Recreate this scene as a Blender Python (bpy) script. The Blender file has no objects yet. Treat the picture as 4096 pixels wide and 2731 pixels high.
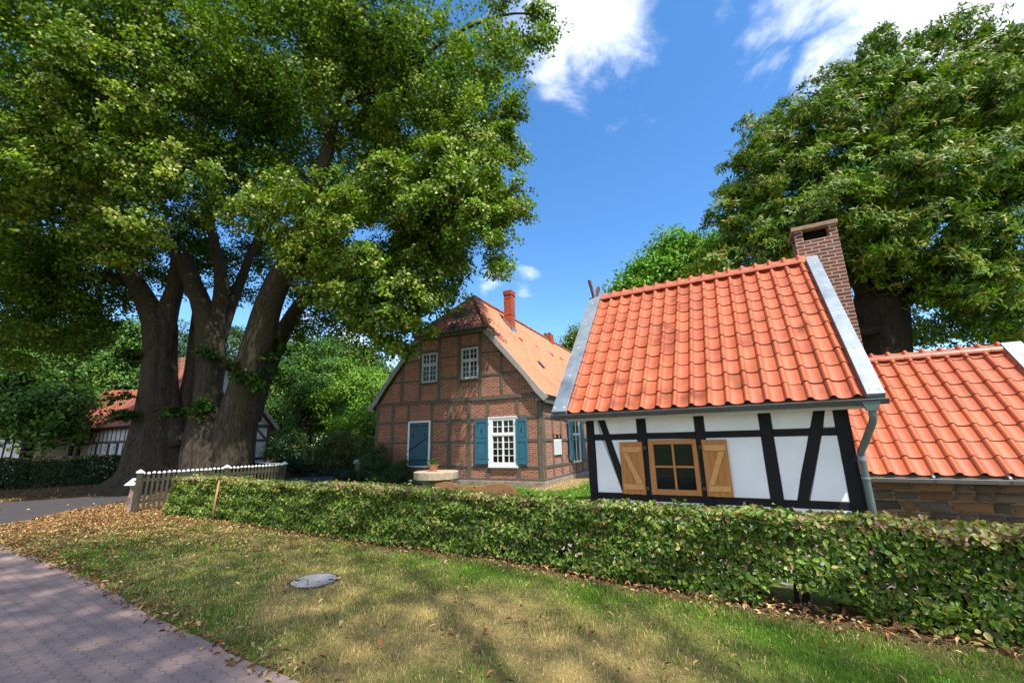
import bpy, math, random
import numpy as np
from mathutils import Vector, Matrix
R = math.radians
SC = bpy.context.scene
# ---------------------------------------------------------------- camera
FOC, PITCH, ROLL = 1675.3, R(13.4426), R(-1.1991)
EYE = np.array([0, 0, 1.65])
_F = np.array([0, math.cos(PITCH), math.sin(PITCH)]); _U = np.array([0, -math.sin(PITCH), math.cos(PITCH)]); _X = np.array([1., 0, 0])
CX = math.cos(ROLL)*_X + math.sin(ROLL)*_U; CU = -math.sin(ROLL)*_X + math.cos(ROLL)*_U
cam = bpy.data.objects.new('camera', bpy.data.cameras.new('camera')); SC.collection.objects.link(cam)
cam.data.lens = FOC/4096*36; cam.data.sensor_width = 36; cam.data.clip_end = 2000; cam.data.clip_start = .05
cam.matrix_world = Matrix(((CX[0], CU[0], -_F[0], 0), (CX[1], CU[1], -_F[1], 0), (CX[2], CU[2], -_F[2], 1.65), (0, 0, 0, 1)))
SC.camera = cam
# ---------------------------------------------------------------- light
SUN = Vector((1.269, -2.030, 4.11)).normalized()
EL = math.asin(SUN.z); AZ = math.atan2(SUN.x, SUN.y)
W = bpy.data.worlds.new("World"); SC.world = W; W.use_nodes = True
SC.view_settings.view_transform = 'Standard'; SC.view_settings.look = 'None'
SC.view_settings.exposure = 1.2; SC.view_settings.gamma = 1
sl = bpy.data.lights.new('sun', 'SUN'); sl.energy = 3.8; sl.angle = R(.53); sl.color = (1, .95, .87)
so = bpy.data.objects.new('sun', sl); SC.collection.objects.link(so); so.rotation_euler = SUN.to_track_quat('Z', 'Y').to_euler(); so.location = (20, -20, 40)
nt = W.node_tree; N = nt.nodes; L = nt.links; N.clear()
def nd(t, **k):
    n = N.new(t)
    for a, b in k.items(): setattr(n, a, b)
    return n
def wmath(op, a, b=None, c=None, clamp=False):
    n = nd('ShaderNodeMath', operation=op, use_clamp=clamp)
    for i, v in enumerate((a, b, c)):
        if v is None: continue
        if isinstance(v, (int, float)): n.inputs[i].default_value = v
        else: L.new(v, n.inputs[i])
    return n.outputs[0]
sky = nd('ShaderNodeTexSky', sky_type='NISHITA'); sky.sun_disc = False; sky.sun_elevation = EL; sky.sun_rotation = AZ
sky.air_density = 1.0; sky.dust_density = .6; sky.ozone_density = 2.6; sky.altitude = 100
tc = nd('ShaderNodeTexCoord'); GEN = tc.outputs['Generated']
hs = nd('ShaderNodeHueSaturation'); hs.inputs['Saturation'].default_value = 1.26; hs.inputs['Value'].default_value = .93; L.new(sky.outputs[0], hs.inputs['Color'])
# clouds: soft blobs of direction broken up by noise
def cdir(px, py):
    d = CX*(px-2048)/FOC + _F + CU*(1365.5-py)/FOC; return d/np.linalg.norm(d)
CL = [(2330, -60, .17, 1.25), (2420, 130, .13, 1.15), (2560, 250, .07, .8), (2230, 260, .07, .9), (2330, 350, .05, .45), (2760, 250, .03, .55), (2900, 250, .05, .5),
      (3150, 60, .11, .85), (3010, 190, .07, .85), (3130, 210, .05, .8), (2900, 30, .06, .75), (3200, 20, .06, .9), (3560, 20, .17, 1.2), (3380, 230, .10, 1.0), (3900, 60, .2, 1.25), (3250, 330, .05, .6), (3800, 330, .16, 1.0),
      (1960, 1110, .045, .8), (2120, 1080, .045, .8), (2090, 1175, .045, .85), (2250, 1200, .03, .35), (2010, 1190, .03, .4), (1420, 1380, .10, 1.1), (1550, 1460, .08, .9), (1250, 1350, .12, .8), (560, 1520, .12, .8)]
noiA = nd('ShaderNodeTexNoise'); noiA.inputs['Scale'].default_value = 6.0; noiA.inputs['Detail'].default_value = 9; noiA.inputs['Roughness'].default_value = .62; noiA.inputs['Distortion'].default_value = .5
mp = nd('ShaderNodeMapping'); mp.inputs['Scale'].default_value = (1, 1, 1.6); mp.inputs['Rotation'].default_value = (0, R(35), 0); L.new(GEN, mp.inputs[0]); L.new(mp.outputs[0], noiA.inputs['Vector'])
vn = nd('ShaderNodeVectorMath', operation='NORMALIZE'); L.new(GEN, vn.inputs[0])
tot = None
FILL_CL = [((0, -.75, .66), .75, 1.3), ((-.8, -.3, .5), .5, 1.1), ((.85, -.35, .4), .5, 1.2), ((.1, -.1, 1), .38, 1.0), ((-.5, -.85, .2), .6, 1.2), ((.55, -.8, .25), .6, 1.2)]  # unseen clouds added behind and above the camera to whiten the ambient light
for px, py, rad, amp in CL+[(v, None, r_, a_) for v, r_, a_ in FILL_CL]:
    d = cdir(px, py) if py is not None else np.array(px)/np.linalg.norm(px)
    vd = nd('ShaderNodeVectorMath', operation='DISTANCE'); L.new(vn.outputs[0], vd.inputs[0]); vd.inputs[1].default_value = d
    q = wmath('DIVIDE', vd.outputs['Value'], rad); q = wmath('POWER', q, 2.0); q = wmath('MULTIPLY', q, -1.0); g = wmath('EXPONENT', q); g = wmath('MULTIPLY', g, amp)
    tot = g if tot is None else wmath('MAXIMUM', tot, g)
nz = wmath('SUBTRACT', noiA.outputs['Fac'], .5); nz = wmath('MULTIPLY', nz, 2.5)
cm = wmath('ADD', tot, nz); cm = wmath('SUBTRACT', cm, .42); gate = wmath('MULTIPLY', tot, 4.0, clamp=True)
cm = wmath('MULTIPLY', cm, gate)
mr = nd('ShaderNodeMapRange', interpolation_type='SMOOTHSTEP'); L.new(cm, mr.inputs[0]); mr.inputs[1].default_value = 0; mr.inputs[2].default_value = .92; mr.inputs[4].default_value = .93
noiB = nd('ShaderNodeTexNoise'); noiB.inputs['Scale'].default_value = 5; noiB.inputs['Detail'].default_value = 5; L.new(mp.outputs[0], noiB.inputs['Vector'])
cr = nd('ShaderNodeValToRGB'); L.new(noiB.outputs['Fac'], cr.inputs[0]); cr.color_ramp.elements[0].position = .35; cr.color_ramp.elements[0].color = (3.4, 3.8, 4.6, 1); cr.color_ramp.elements[1].position = .62; cr.color_ramp.elements[1].color = (5.4, 5.5, 5.8, 1)
mx = nd('ShaderNodeMixRGB'); L.new(mr.outputs[0], mx.inputs[0]); L.new(hs.outputs[0], mx.inputs[1]); L.new(cr.outputs[0], mx.inputs[2])
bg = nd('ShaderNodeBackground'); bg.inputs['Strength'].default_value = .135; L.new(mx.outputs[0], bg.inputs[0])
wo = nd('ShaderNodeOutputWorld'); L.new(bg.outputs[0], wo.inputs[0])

# ---------------------------------------------------------------- helpers
def ray(px, py): return CX*(px-2048)/FOC + _F + CU*(1365.5-py)/FOC
def at(px, py, Y):
    d = ray(px, py); return EYE + d*Y/d[1]
def gr(px, py, z=0):
    d = ray(px, py); return EYE + d*(z-1.65)/d[2]
def link(o, parent=None):
    SC.collection.objects.link(o)
    if parent is not None: o.parent = parent
    return o
def tag(o, label, cat, group=None, kind=None):
    if label: o['label'] = label
    if cat: o['category'] = cat
    if group: o['group'] = group
    if kind: o['kind'] = kind
    return o
def thing(name, label, cat, loc=(0, 0, 0), rz=0, group=None):
    o = bpy.data.objects.new(name, None); o.location = loc; o.rotation_euler = (0, 0, rz); o.empty_display_size = .2
    return tag(link(o), label, cat, group)
class MB:
    def __init__(s): s.v = []; s.f = []
    def add(s, vs, fs):
        b = len(s.v); s.v += [tuple(float(c) for c in v) for v in vs]; s.f += [tuple(b+i for i in f) for f in fs]; return s
    def box(s, x0, y0, z0, x1, y1, z1):
        if x1 < x0: x0, x1 = x1, x0
        if y1 < y0: y0, y1 = y1, y0
        if z1 < z0: z0, z1 = z1, z0
        return s.add([(x0, y0, z0), (x1, y0, z0), (x1, y1, z0), (x0, y1, z0), (x0, y0, z1), (x1, y0, z1), (x1, y1, z1), (x0, y1, z1)],
                     [(0, 3, 2, 1), (4, 5, 6, 7), (0, 1, 5, 4), (1, 2, 6, 5), (2, 3, 7, 6), (3, 0, 4, 7)])
    def prism(s, pts, y0, y1, plane='xz'):
        # polygon in the xz (or xy / yz) plane extruded along the remaining axis
        n = len(pts)
        if plane == 'xz': a = [(p[0], y0, p[1]) for p in pts]; b = [(p[0], y1, p[1]) for p in pts]
        elif plane == 'xy': a = [(p[0], p[1], y0) for p in pts]; b = [(p[0], p[1], y1) for p in pts]
        else: a = [(y0, p[0], p[1]) for p in pts]; b = [(y1, p[0], p[1]) for p in pts]
        area = sum(pts[i][0]*pts[(i+1) % n][1]-pts[(i+1) % n][0]*pts[i][1] for i in range(n))
        fl = (area > 0) ^ (y1 < y0) ^ (plane == 'xz')
        f1 = tuple(range(n))[::-1]; f2 = tuple(range(n, 2*n)); sd = [(i, (i+1) % n, n+(i+1) % n, n+i) for i in range(n)]
        if not fl: f1, f2, sd = f1[::-1], f2[::-1], [q[::-1] for q in sd]
        return s.add(a+b, [f1, f2]+sd)
    def tube(s, pts, rad, n=12, cap=True, flute=None):
        pts = [np.array(p, float) for p in pts]; m = len(pts)
        if not hasattr(rad, '__len__'): rad = [rad]*m
        up = np.array([0, 0, 1.]); rings = []; prev = None
        for i in range(m):
            t = pts[min(i+1, m-1)]-pts[max(i-1, 0)]; t /= max(np.linalg.norm(t), 1e-9)
            if prev is None:
                a = np.cross(t, up if abs(t[2]) < .9 else np.array([1., 0, 0]))
            else: a = prev-t*(prev@t)
            a /= max(np.linalg.norm(a), 1e-9); prev = a; b = np.cross(t, a)
            for k in range(n):
                th = 2*math.pi*k/n; r = rad[i]*(flute(th, i/(m-1)) if flute else 1)
                rings.append(pts[i]+(a*math.cos(th)+b*math.sin(th))*r)
        fs = [(i*n+k, i*n+(k+1) % n, (i+1)*n+(k+1) % n, (i+1)*n+k) for i in range(m-1) for k in range(n)]
        if cap: fs += [tuple(range(n))[::-1], tuple(range((m-1)*n, m*n))]
        return s.add(rings, fs)
    def build(s, name, mat, parent=None, bevel=0, smooth=False, loc=None):
        me = bpy.data.meshes.new(name); me.from_pydata(s.v, [], s.f); me.materials.append(mat); me.update()
        o = bpy.data.objects.new(name, me); link(o, parent)
        if loc: o.location = loc
        if smooth: me.polygons.foreach_set('use_smooth', [True]*len(me.polygons))
        if bevel:
            b = o.modifiers.new('bevel', 'BEVEL'); b.width = bevel; b.segments = 2; b.limit_method = 'ANGLE'; b.angle_limit = R(40)
        return o
def np_mesh(name, V, Fq, mat, parent=None, col=None, smooth=False):
    """V (n,3), Fq (m,k) -> mesh with optional per face colour"""
    V = np.asarray(V, np.float32); Fq = np.asarray(Fq, np.int32); m, k = Fq.shape
    me = bpy.data.meshes.new(name); me.vertices.add(len(V)); me.vertices.foreach_set('co', V.ravel())
    me.loops.add(m*k); me.loops.foreach_set('vertex_index', Fq.ravel()); me.polygons.add(m)
    me.polygons.foreach_set('loop_start', np.arange(0, m*k, k, dtype=np.int32)); me.update(calc_edges=True)
    if smooth: me.polygons.foreach_set('use_smooth', np.ones(m, bool))
    me.materials.append(mat)
    if col is not None:
        a = me.attributes.new('col', 'FLOAT_COLOR', 'FACE' if len(col) == m else 'POINT')
        c = np.ones((len(col), 4), np.float32); c[:, :3] = col; a.data.foreach_set('color', c.ravel())
    me.validate(clean_customdata=False)
    o = bpy.data.objects.new(name, me); return link(o, parent)
def inpoly(x, y, poly):
    c = np.zeros(len(x), bool); n = len(poly)
    for i in range(n):
        x1, y1 = poly[i][:2]; x2, y2 = poly[(i+1) % n][:2]
        k = (y1 > y) != (y2 > y)
        with np.errstate(divide='ignore', invalid='ignore'): c ^= k & (x < (x2-x1)*(y-y1)/(y2-y1)+x1)
    return c
def snoise(P, f=1., seed=0):
    """cheap smooth pseudo noise in [-1,1]"""
    r = np.random.RandomState(seed); o = 0; a = 1; t = 0
    for k in range(3):
        for j in range(3):
            d = r.normal(size=P.shape[1]); d /= np.linalg.norm(d)
            o = o+a*np.sin(P@d*f*(2**k)*(.8+.5*r.rand())+r.rand()*6.28); t += a*.6
        a *= .6
    return o/t
def distseg(x, y, line):
    d = np.full(len(x), 1e9); side = np.zeros(len(x))
    for (x1, y1), (x2, y2) in zip(line[:-1], line[1:]):
        dx, dy = x2-x1, y2-y1; t = np.clip(((x-x1)*dx+(y-y1)*dy)/(dx*dx+dy*dy), 0, 1)
        e = np.hypot(x-x1-t*dx, y-y1-t*dy); s = np.sign(dx*(y-y1)-dy*(x-x1)); k = e < d; d[k] = e[k]; side[k] = s[k]
    return d, side
# ---------------------------------------------------------------- materials
class Mat:
    def __init__(s, name, rough=.7, spec=.4, metal=0):
        s.m = bpy.data.materials.new(name); s.m.use_nodes = True; s.t = s.m.node_tree; s.N = s.t.nodes; s.L = s.t.links
        s.p = s.N['Principled BSDF']; s.p.inputs['Roughness'].default_value = rough; s.p.inputs['Specular IOR Level'].default_value = spec; s.p.inputs['Metallic'].default_value = metal
        s.co = None; s.h = None
    def n(s, t, **k):
        q = s.N.new(t)
        for a, b in k.items():
            if hasattr(q, a): setattr(q, a, b)
            else: q.inputs[a.replace('_', ' ')].default_value = b
        return q
    def coord(s, scale=(1, 1, 1), rot=(0, 0, 0), loc=(0, 0, 0)):
        tc = s.n('ShaderNodeTexCoord'); mp = s.n('ShaderNodeMapping'); s.L.new(tc.outputs['Object'], mp.inputs[0])
        mp.inputs['Scale'].default_value = scale; mp.inputs['Rotation'].default_value = rot; mp.inputs['Location'].default_value = loc; return mp.outputs[0]
    def noise(s, co, sc, det=5, ro=.55, dist=0):
        q = s.n('ShaderNodeTexNoise'); q.inputs['Scale'].default_value = sc; q.inputs['Detail'].default_value = det; q.inputs['Roughness'].default_value = ro; q.inputs['Distortion'].default_value = dist
        s.L.new(co, q.inputs['Vector']); return q.outputs['Fac']
    def ramp(s, fac, stops):
        q = s.n('ShaderNodeValToRGB'); s.L.new(fac, q.inputs[0]); e = q.color_ramp.elements
        while len(e) < len(stops): e.new(.5)
        for i, (p, c) in enumerate(stops):
            e[i].position = p; e[i].color = (*c, 1) if len(c) == 3 else c
        return q.outputs[0]
    def mix(s, fac, a, b, mode='MIX'):
        q = s.n('ShaderNodeMixRGB', blend_type=mode)
        for i, v in enumerate((fac, a, b)):
            if isinstance(v, (int, float)): q.inputs[i].default_value = v
            elif isinstance(v, tuple): q.inputs[i].default_value = (*v, 1)
            else: s.L.new(v, q.inputs[i])
        return q.outputs[0]
    def math(s, op, a, b=0., clamp=False):
        q = s.n('ShaderNodeMath', operation=op); q.use_clamp = clamp
        for i, v in enumerate((a, b)):
            if isinstance(v, (int, float)): q.inputs[i].default_value = v
            else: s.L.new(v, q.inputs[i])
        return q.outputs[0]
    def attr(s, name='col'):
        q = s.n('ShaderNodeAttribute'); q.attribute_name = name; return q.outputs['Color']
    def base(s, c):
        if isinstance(c, tuple): s.p.inputs['Base Color'].default_value = (*c, 1)
        else: s.L.new(c, s.p.inputs['Base Color'])
        return s
    def rough(s, c): s.L.new(c, s.p.inputs['Roughness']); return s
    def bump(s, h, st=.3, dist=.02):
        b = s.n('ShaderNodeBump'); b.inputs['Strength'].default_value = st; b.inputs['Distance'].default_value = dist; s.L.new(h, b.inputs['Height']); s.L.new(b.outputs[0], s.p.inputs['Normal']); return s
def m_plain(name, c, c2=None, sc=8, rough=.7, spec=.4, metal=0, bump=.15, bd=.01, stretch=(1, 1, 1)):
    m = Mat(name, rough, spec, metal); co = m.coord(stretch); f = m.noise(co, sc)
    c2 = c2 or tuple(x*.7 for x in c)
    m.base(m.ramp(f, [(.3, c2), (.7, c)])); m.bump(f, bump, bd); return m.m
def m_brick(name, bw=.235, rh=.072, mort=.011, cols=((.27, .075, .045), (.16, .05, .045), (.34, .11, .06)), mc=(.42, .37, .29), bias=0):
    m = Mat(name, .85, .25); tc = m.n('ShaderNodeTexCoord'); sx = m.n('ShaderNodeSeparateXYZ'); m.L.new(tc.outputs['Object'], sx.inputs[0])
    u = m.math('ADD', sx.outputs[0], sx.outputs[1]); cb = m.n('ShaderNodeCombineXYZ'); m.L.new(u, cb.inputs[0]); m.L.new(sx.outputs[2], cb.inputs[1])
    wob = m.n('ShaderNodeTexNoise'); wob.inputs['Scale'].default_value = 7; m.L.new(tc.outputs['Object'], wob.inputs['Vector'])
    vm = m.n('ShaderNodeVectorMath', operation='MULTIPLY_ADD'); m.L.new(wob.outputs['Color'], vm.inputs[0]); vm.inputs[1].default_value = (.02, .014, 0); m.L.new(cb.outputs[0], vm.inputs[2])
    b = m.n('ShaderNodeTexBrick'); m.L.new(vm.outputs[0], b.inputs['Vector']); b.inputs['Scale'].default_value = 1; b.inputs['Mortar Size'].default_value = mort*.5; b.inputs['Mortar Smooth'].default_value = .25
    b.inputs['Brick Width'].default_value = bw; b.inputs['Row Height'].default_value = rh; b.inputs['Bias'].default_value = 0
    b.inputs['Color1'].default_value = (0, 0, 0, 1); b.inputs['Color2'].default_value = (1, 1, 1, 1); b.inputs['Mortar'].default_value = (.5, .5, .5, 1)
    f2 = m.noise(tc.outputs['Object'], 1.3, 4); f3 = m.noise(tc.outputs['Object'], 30, 4)
    fac = m.mix(.45, b.outputs['Color'], f2); fac = m.mix(.2, fac, f3)
    c = m.ramp(fac, [(.22, cols[1]), (.48, cols[0]), (.8, cols[2])])
    c = m.mix(b.outputs['Fac'], c, m.ramp(f3, [(.3, tuple(x*.75 for x in mc)), (.7, mc)])); m.base(c)
    h = m.math('SUBTRACT', 1., b.outputs['Fac']); h = m.math('ADD', h, m.math('MULTIPLY', f3, .4)); m.bump(h, .6, .012); return m.m
def m_wood(name, c, c2, scale=(14, 14, 1.2), rough=.75, bump=.35):
    m = Mat(name, rough, .3); co = m.coord(scale); f = m.noise(co, 2.2, 7, .65, .6); g = m.noise(m.coord(), 2.0, 3)
    m.base(m.mix(m.math('MULTIPLY', g, .5), m.ramp(f, [(.3, c2), (.7, c)]), c2)); m.bump(f, bump, .006); return m.m
def m_leaf(name, rough=.45, trans=.32, spec=.35, tw=(1.0, 1.25, .45)):
    m = Mat(name, rough, spec); a = m.attr(); m.base(a)
    t = m.n('ShaderNodeBsdfTranslucent'); c = m.mix(1., a, tw, 'MULTIPLY'); m.L.new(c, t.inputs[0])
    x = m.n('ShaderNodeMixShader'); x.inputs[0].default_value = trans; m.L.new(m.p.outputs[0], x.inputs[1]); m.L.new(t.outputs[0], x.inputs[2])
    m.L.new(x.outputs[0], m.N['Material Output'].inputs[0]); return m.m
def m_tile(name, c, rough=.42, dirt=None, dsc=1.2):
    m = Mat(name, rough, .3); a = m.attr(); co = m.coord(); f = m.noise(co, 9, 5); k = m.mix(1., a, m.ramp(f, [(.25, (.86, .84, .82)), (.75, (1.08, 1.05, 1.03))]), 'MULTIPLY')
    if dirt:
        g = m.noise(co, dsc, 6, .62); h = m.noise(co, 14, 4); g = m.math('ADD', g, m.math('MULTIPLY', m.math('SUBTRACT', h, .5), .35)); k = m.mix(m.ramp(g, [(dirt[1], (0, 0, 0)), (dirt[2], (1, 1, 1))]), k, dirt[0])
    m.base(k); m.bump(f, .08, .004); return m.m
M = {}
M['brick_old'] = m_brick('brick_old', .25, .078, .017, ((.26, .078, .045), (.12, .05, .042), (.36, .12, .062)), (.50, .42, .31))
M['brick_new'] = m_brick('brick_new', .24, .076, .022, ((.155, .050, .038), (.075, .036, .036), (.21, .075, .05)), (.45, .38, .28))
M['brick_orange'] = m_brick('brick_orange', .23, .07, .008, ((.33, .07, .03), (.20, .045, .025), (.42, .10, .045)), (.30, .13, .08))
M['timber_grey'] = m_wood('timber_grey', (.17, .145, .11), (.07, .06, .046), (7, 7, 3))
M['timber_dark'] = m_wood('timber_dark', (.008, .008, .009), (.004, .004, .0045), (9, 9, 5), .7, .5)
M['timber_far'] = m_wood('timber_far', (.11, .11, .115), (.06, .06, .065), (7, 7, 3))
M['board_grey'] = m_wood('board_grey', (.36, .36, .35), (.22, .21, .19), (7, 7, 2), .7)
M['oak'] = m_wood('oak', (.56, .25, .065), (.36, .14, .032), (30, 30, 1.6), .55, .25)
M['oak_brace'] = m_wood('oak_brace', (.70, .38, .13), (.50, .24, .07), (4, 20, 14), .55, .2)
M['plaster'] = m_plain('plaster', (.82, .82, .81), (.72, .72, .70), 2.6, .85, .2, 0, .35, .006)
M['plaster_far'] = m_plain('plaster_far', (.66, .66, .65), (.50, .50, .50), 3, .9, .2, 0, .2, .01)
M['plaster_beige'] = m_plain('plaster_beige', (.30, .25, .16), (.24, .20, .13), 3, .9, .2)
M['white_paint'] = m_plain('white_paint', (.80, .80, .79), (.72, .72, .71), 10, .5, .5, 0, .05)
M['grey_paint'] = m_plain('grey_paint', (.52, .54, .55), (.33, .33, .31), 12, .6, .4, 0, .1)
M['soffit'] = m_plain('soffit', (.66, .64, .58), (.6, .58, .52), 6, .7)
M['teal'] = m_plain('teal', (.022, .125, .185), (.018, .10, .155), 5, .5, .45, 0, .08)
M['teal_dark'] = m_plain('teal_dark', (.018, .085, .125), (.015, .07, .1), 5, .5, .4)
M['zinc'] = m_plain('zinc', (.27, .31, .345), (.18, .22, .25), 5, .42, .5, .35, .05)
M['zinc_dark'] = m_plain('zinc_dark', (.10, .115, .11), (.07, .08, .078), 9, .42, .5, .3, .05)
M['pipe_green'] = m_plain('pipe_green', (.13, .18, .155), (.09, .125, .11), 6, .45, .5, .3, .05)
M['iron'] = m_plain('iron', (.012, .012, .013), None, 20, .5, .5, .5)
M['rust'] = m_plain('rust', (.10, .05, .03), (.05, .03, .025), 20, .8)
M['terracotta'] = m_plain('terracotta', (.50, .21, .11), (.40, .15, .08), 12, .7)
M['concrete'] = m_plain('concrete', (.32, .32, .31), (.22, .22, .215), 60, .9, .2, 0, .5, .004)
M['sandstone'] = m_plain('sandstone', (.42, .34, .24), (.28, .22, .15), 7, .9, .2, 0, .6, .02)
M['plinth'] = m_plain('plinth', (.34, .27, .20), (.17, .14, .12), 5, .9, .2, 0, .8, .03)
M['dark'] = Mat('dark', .9, .1).base((.006, .006, .006)).m
g = Mat('glass', .05, .22); g.base((.012, .014, .014)); M['glass'] = g.m
M['notice'] = m_plain('notice', (.62, .64, .66), (.55, .57, .6), 18, .5)
M['green_sign'] = m_plain('green_sign', (.35, .55, .45), (.3, .5, .4), 5, .4)
# bark
b = Mat('bark', .9, .15); co = b.coord((15, 15, 1.7)); f = b.noise(co, 1.5, 9, .68, .35); g2 = b.noise(b.coord((1, 1, .4)), 1.1, 4)
c = b.ramp(f, [(.34, (.018, .014, .010)), (.52, (.075, .058, .043)), (.75, (.14, .115, .088))]); c = b.mix(b.ramp(g2, [(.42, (0, 0, 0)), (.66, (.65,)*3)]), c, (.07, .066, .035)); b.base(c); b.bump(f, 1., .13); M['bark'] = b.m
b = Mat('bark_dark', .9, .1); co = b.coord((9, 9, 1.5)); f = b.noise(co, 1.6, 6, .65, .8); b.base(b.ramp(f, [(.3, (.010, .008, .006)), (.7, (.042, .030, .021))])); b.bump(f, .9, .05); M['bark_dark'] = b.m
# stone masonry
s = Mat('stone_wall', .9, .15); co = s.coord((3.4, 3.4, 8.5)); wv = s.n('ShaderNodeTexNoise'); wv.inputs['Scale'].default_value = 2; s.L.new(co, wv.inputs['Vector'])
ad = s.n('ShaderNodeVectorMath', operation='MULTIPLY_ADD'); s.L.new(wv.outputs['Color'], ad.inputs[0]); ad.inputs[1].default_value = (.5, .5, .5); s.L.new(co, ad.inputs[2])
v1 = s.n('ShaderNodeTexVoronoi'); v1.feature = 'F1'; s.L.new(ad.outputs[0], v1.inputs['Vector']); v1.inputs['Scale'].default_value = 1.
v2 = s.n('ShaderNodeTexVoronoi'); v2.feature = 'DISTANCE_TO_EDGE'; s.L.new(ad.outputs[0], v2.inputs['Vector']); v2.inputs['Scale'].default_value = 1.
sp = s.n('ShaderNodeSeparateColor'); s.L.new(v1.outputs['Color'], sp.inputs[0])
c = s.ramp(sp.outputs[0], [(.0, (.09, .07, .055)), (.3, (.20, .105, .045)), (.5, (.12, .10, .08)), (.7, (.24, .15, .075)), (1., (.08, .065, .055))])
nn = s.noise(s.coord(), 9, 6); c = s.mix(.5, c, s.ramp(nn, [(.3, (.10, .085, .07)), (.7, (.22, .165, .11))])); e = s.ramp(v2.outputs['Distance'], [(.02, (1, 1, 1)), (.07, (0, 0, 0))])
s.base(s.mix(e, c, (.10, .085, .07))); s.bump(s.math('ADD', s.math('MINIMUM', v2.outputs['Distance'], .12), s.math('MULTIPLY', nn, .06)), 1., .15); M['stone_wall'] = s.m
# pavers
def m_paver(name, bw, rh, c1, c2, mc, rot, wave=.012):
    m = Mat(name, .88, .25); co = m.coord((1, 1, 1), (0, 0, rot)); sx = m.n('ShaderNodeSeparateXYZ'); m.L.new(co, sx.inputs[0])
    wx = m.math('MULTIPLY', m.math('PINGPONG', m.math('ADD', sx.outputs[1], 50.), rh*.5), .45); wy = m.math('MULTIPLY', m.math('PINGPONG', m.math('ADD', sx.outputs[0], 50.), bw*.25), .5)
    cb = m.n('ShaderNodeCombineXYZ'); m.L.new(m.math('ADD', sx.outputs[0], wx), cb.inputs[0]); m.L.new(m.math('ADD', sx.outputs[1], wy), cb.inputs[1])
    b = m.n('ShaderNodeTexBrick'); m.L.new(cb.outputs[0], b.inputs['Vector']); b.inputs['Scale'].default_value = 1; b.inputs['Mortar Size'].default_value = .0035; b.inputs['Mortar Smooth'].default_value = .4
    b.inputs['Brick Width'].default_value = bw; b.inputs['Row Height'].default_value = rh; b.inputs['Color1'].default_value = (*c1, 1); b.inputs['Color2'].default_value = (*c2, 1); b.inputs['Mortar'].default_value = (*mc, 1)
    f = m.noise(m.coord(), 3, 5); g = m.noise(m.coord(), 160, 3)
    c = m.mix(1., b.outputs['Color'], m.ramp(f, [(.3, (.82, .82, .82)), (.7, (1.12, 1.1, 1.08))]), 'MULTIPLY'); c = m.mix(1., c, m.ramp(g, [(.3, (.84,)*3), (.64, (1.06,)*3), (.74, (1.7,)*3)]), 'MULTIPLY')
    m.base(c); m.bump(m.math('ADD', m.math('SUBTRACT', 1., b.outputs['Fac']), m.math('MULTIPLY', g, .25)), .7, .008); return m.m
M['paver'] = m_paver('paver', .225, .1125, (.35, .245, .205), (.30, .213, .184), (.19, .14, .115), R(32))
M['asphalt'] = m_paver('courtyard_paver', .2, .1, (.062, .055, .055), (.052, .046, .047), (.035, .03, .028), R(10))
M['flagstone'] = m_paver('flagstone', .3, .2, (.33, .29, .26), (.27, .24, .22), (.16, .13, .1), R(-29))
# foliage
M['leaf_linden'] = m_leaf('leaf_linden', .55, .33, .2)
M['leaf_chestnut'] = m_leaf('leaf_chestnut', .5, .26, .22)
M['leaf_hedge'] = m_leaf('leaf_hedge', .45, .34, .35, (1.15, 1.2, .4))
M['leaf_far'] = m_leaf('leaf_far', .6, .28, .2)
M['blade'] = m_leaf('blade', .6, .25, .2, (1.05, 1.15, .6))
M['litter'] = m_leaf('litter', .7, .15, .2, (1, .9, .6))
M['tile_new'] = m_tile('tile_new', None, .5, ((.23, .075, .045), .57, .86), 1.6)
M['tile_old'] = m_tile('tile_old', None, .6, ((.10, .055, .035), .56, .74), .7)
M['tile_hip'] = m_tile('tile_hip', None, .6, ((.050, .036, .034), .38, .60), .9)
M['tile_far'] = m_tile('tile_far', None, .6)
gm = Mat('ground', .95, .1); a = gm.attr(); n1 = gm.noise(gm.coord(), 22, 6, .65); n2 = gm.noise(gm.coord(), 140, 3)
gm.base(gm.mix(1., gm.mix(1., a, gm.ramp(n1, [(.3, (.62, .60, .56)), (.7, (1.25, 1.2, 1.1))]), 'MULTIPLY'), gm.ramp(n2, [(.3, (.7,)*3), (.7, (1.25,)*3)]), 'MULTIPLY')); gm.bump(gm.math('ADD', n1, n2), .8, .03); M['ground'] = gm.m

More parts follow.
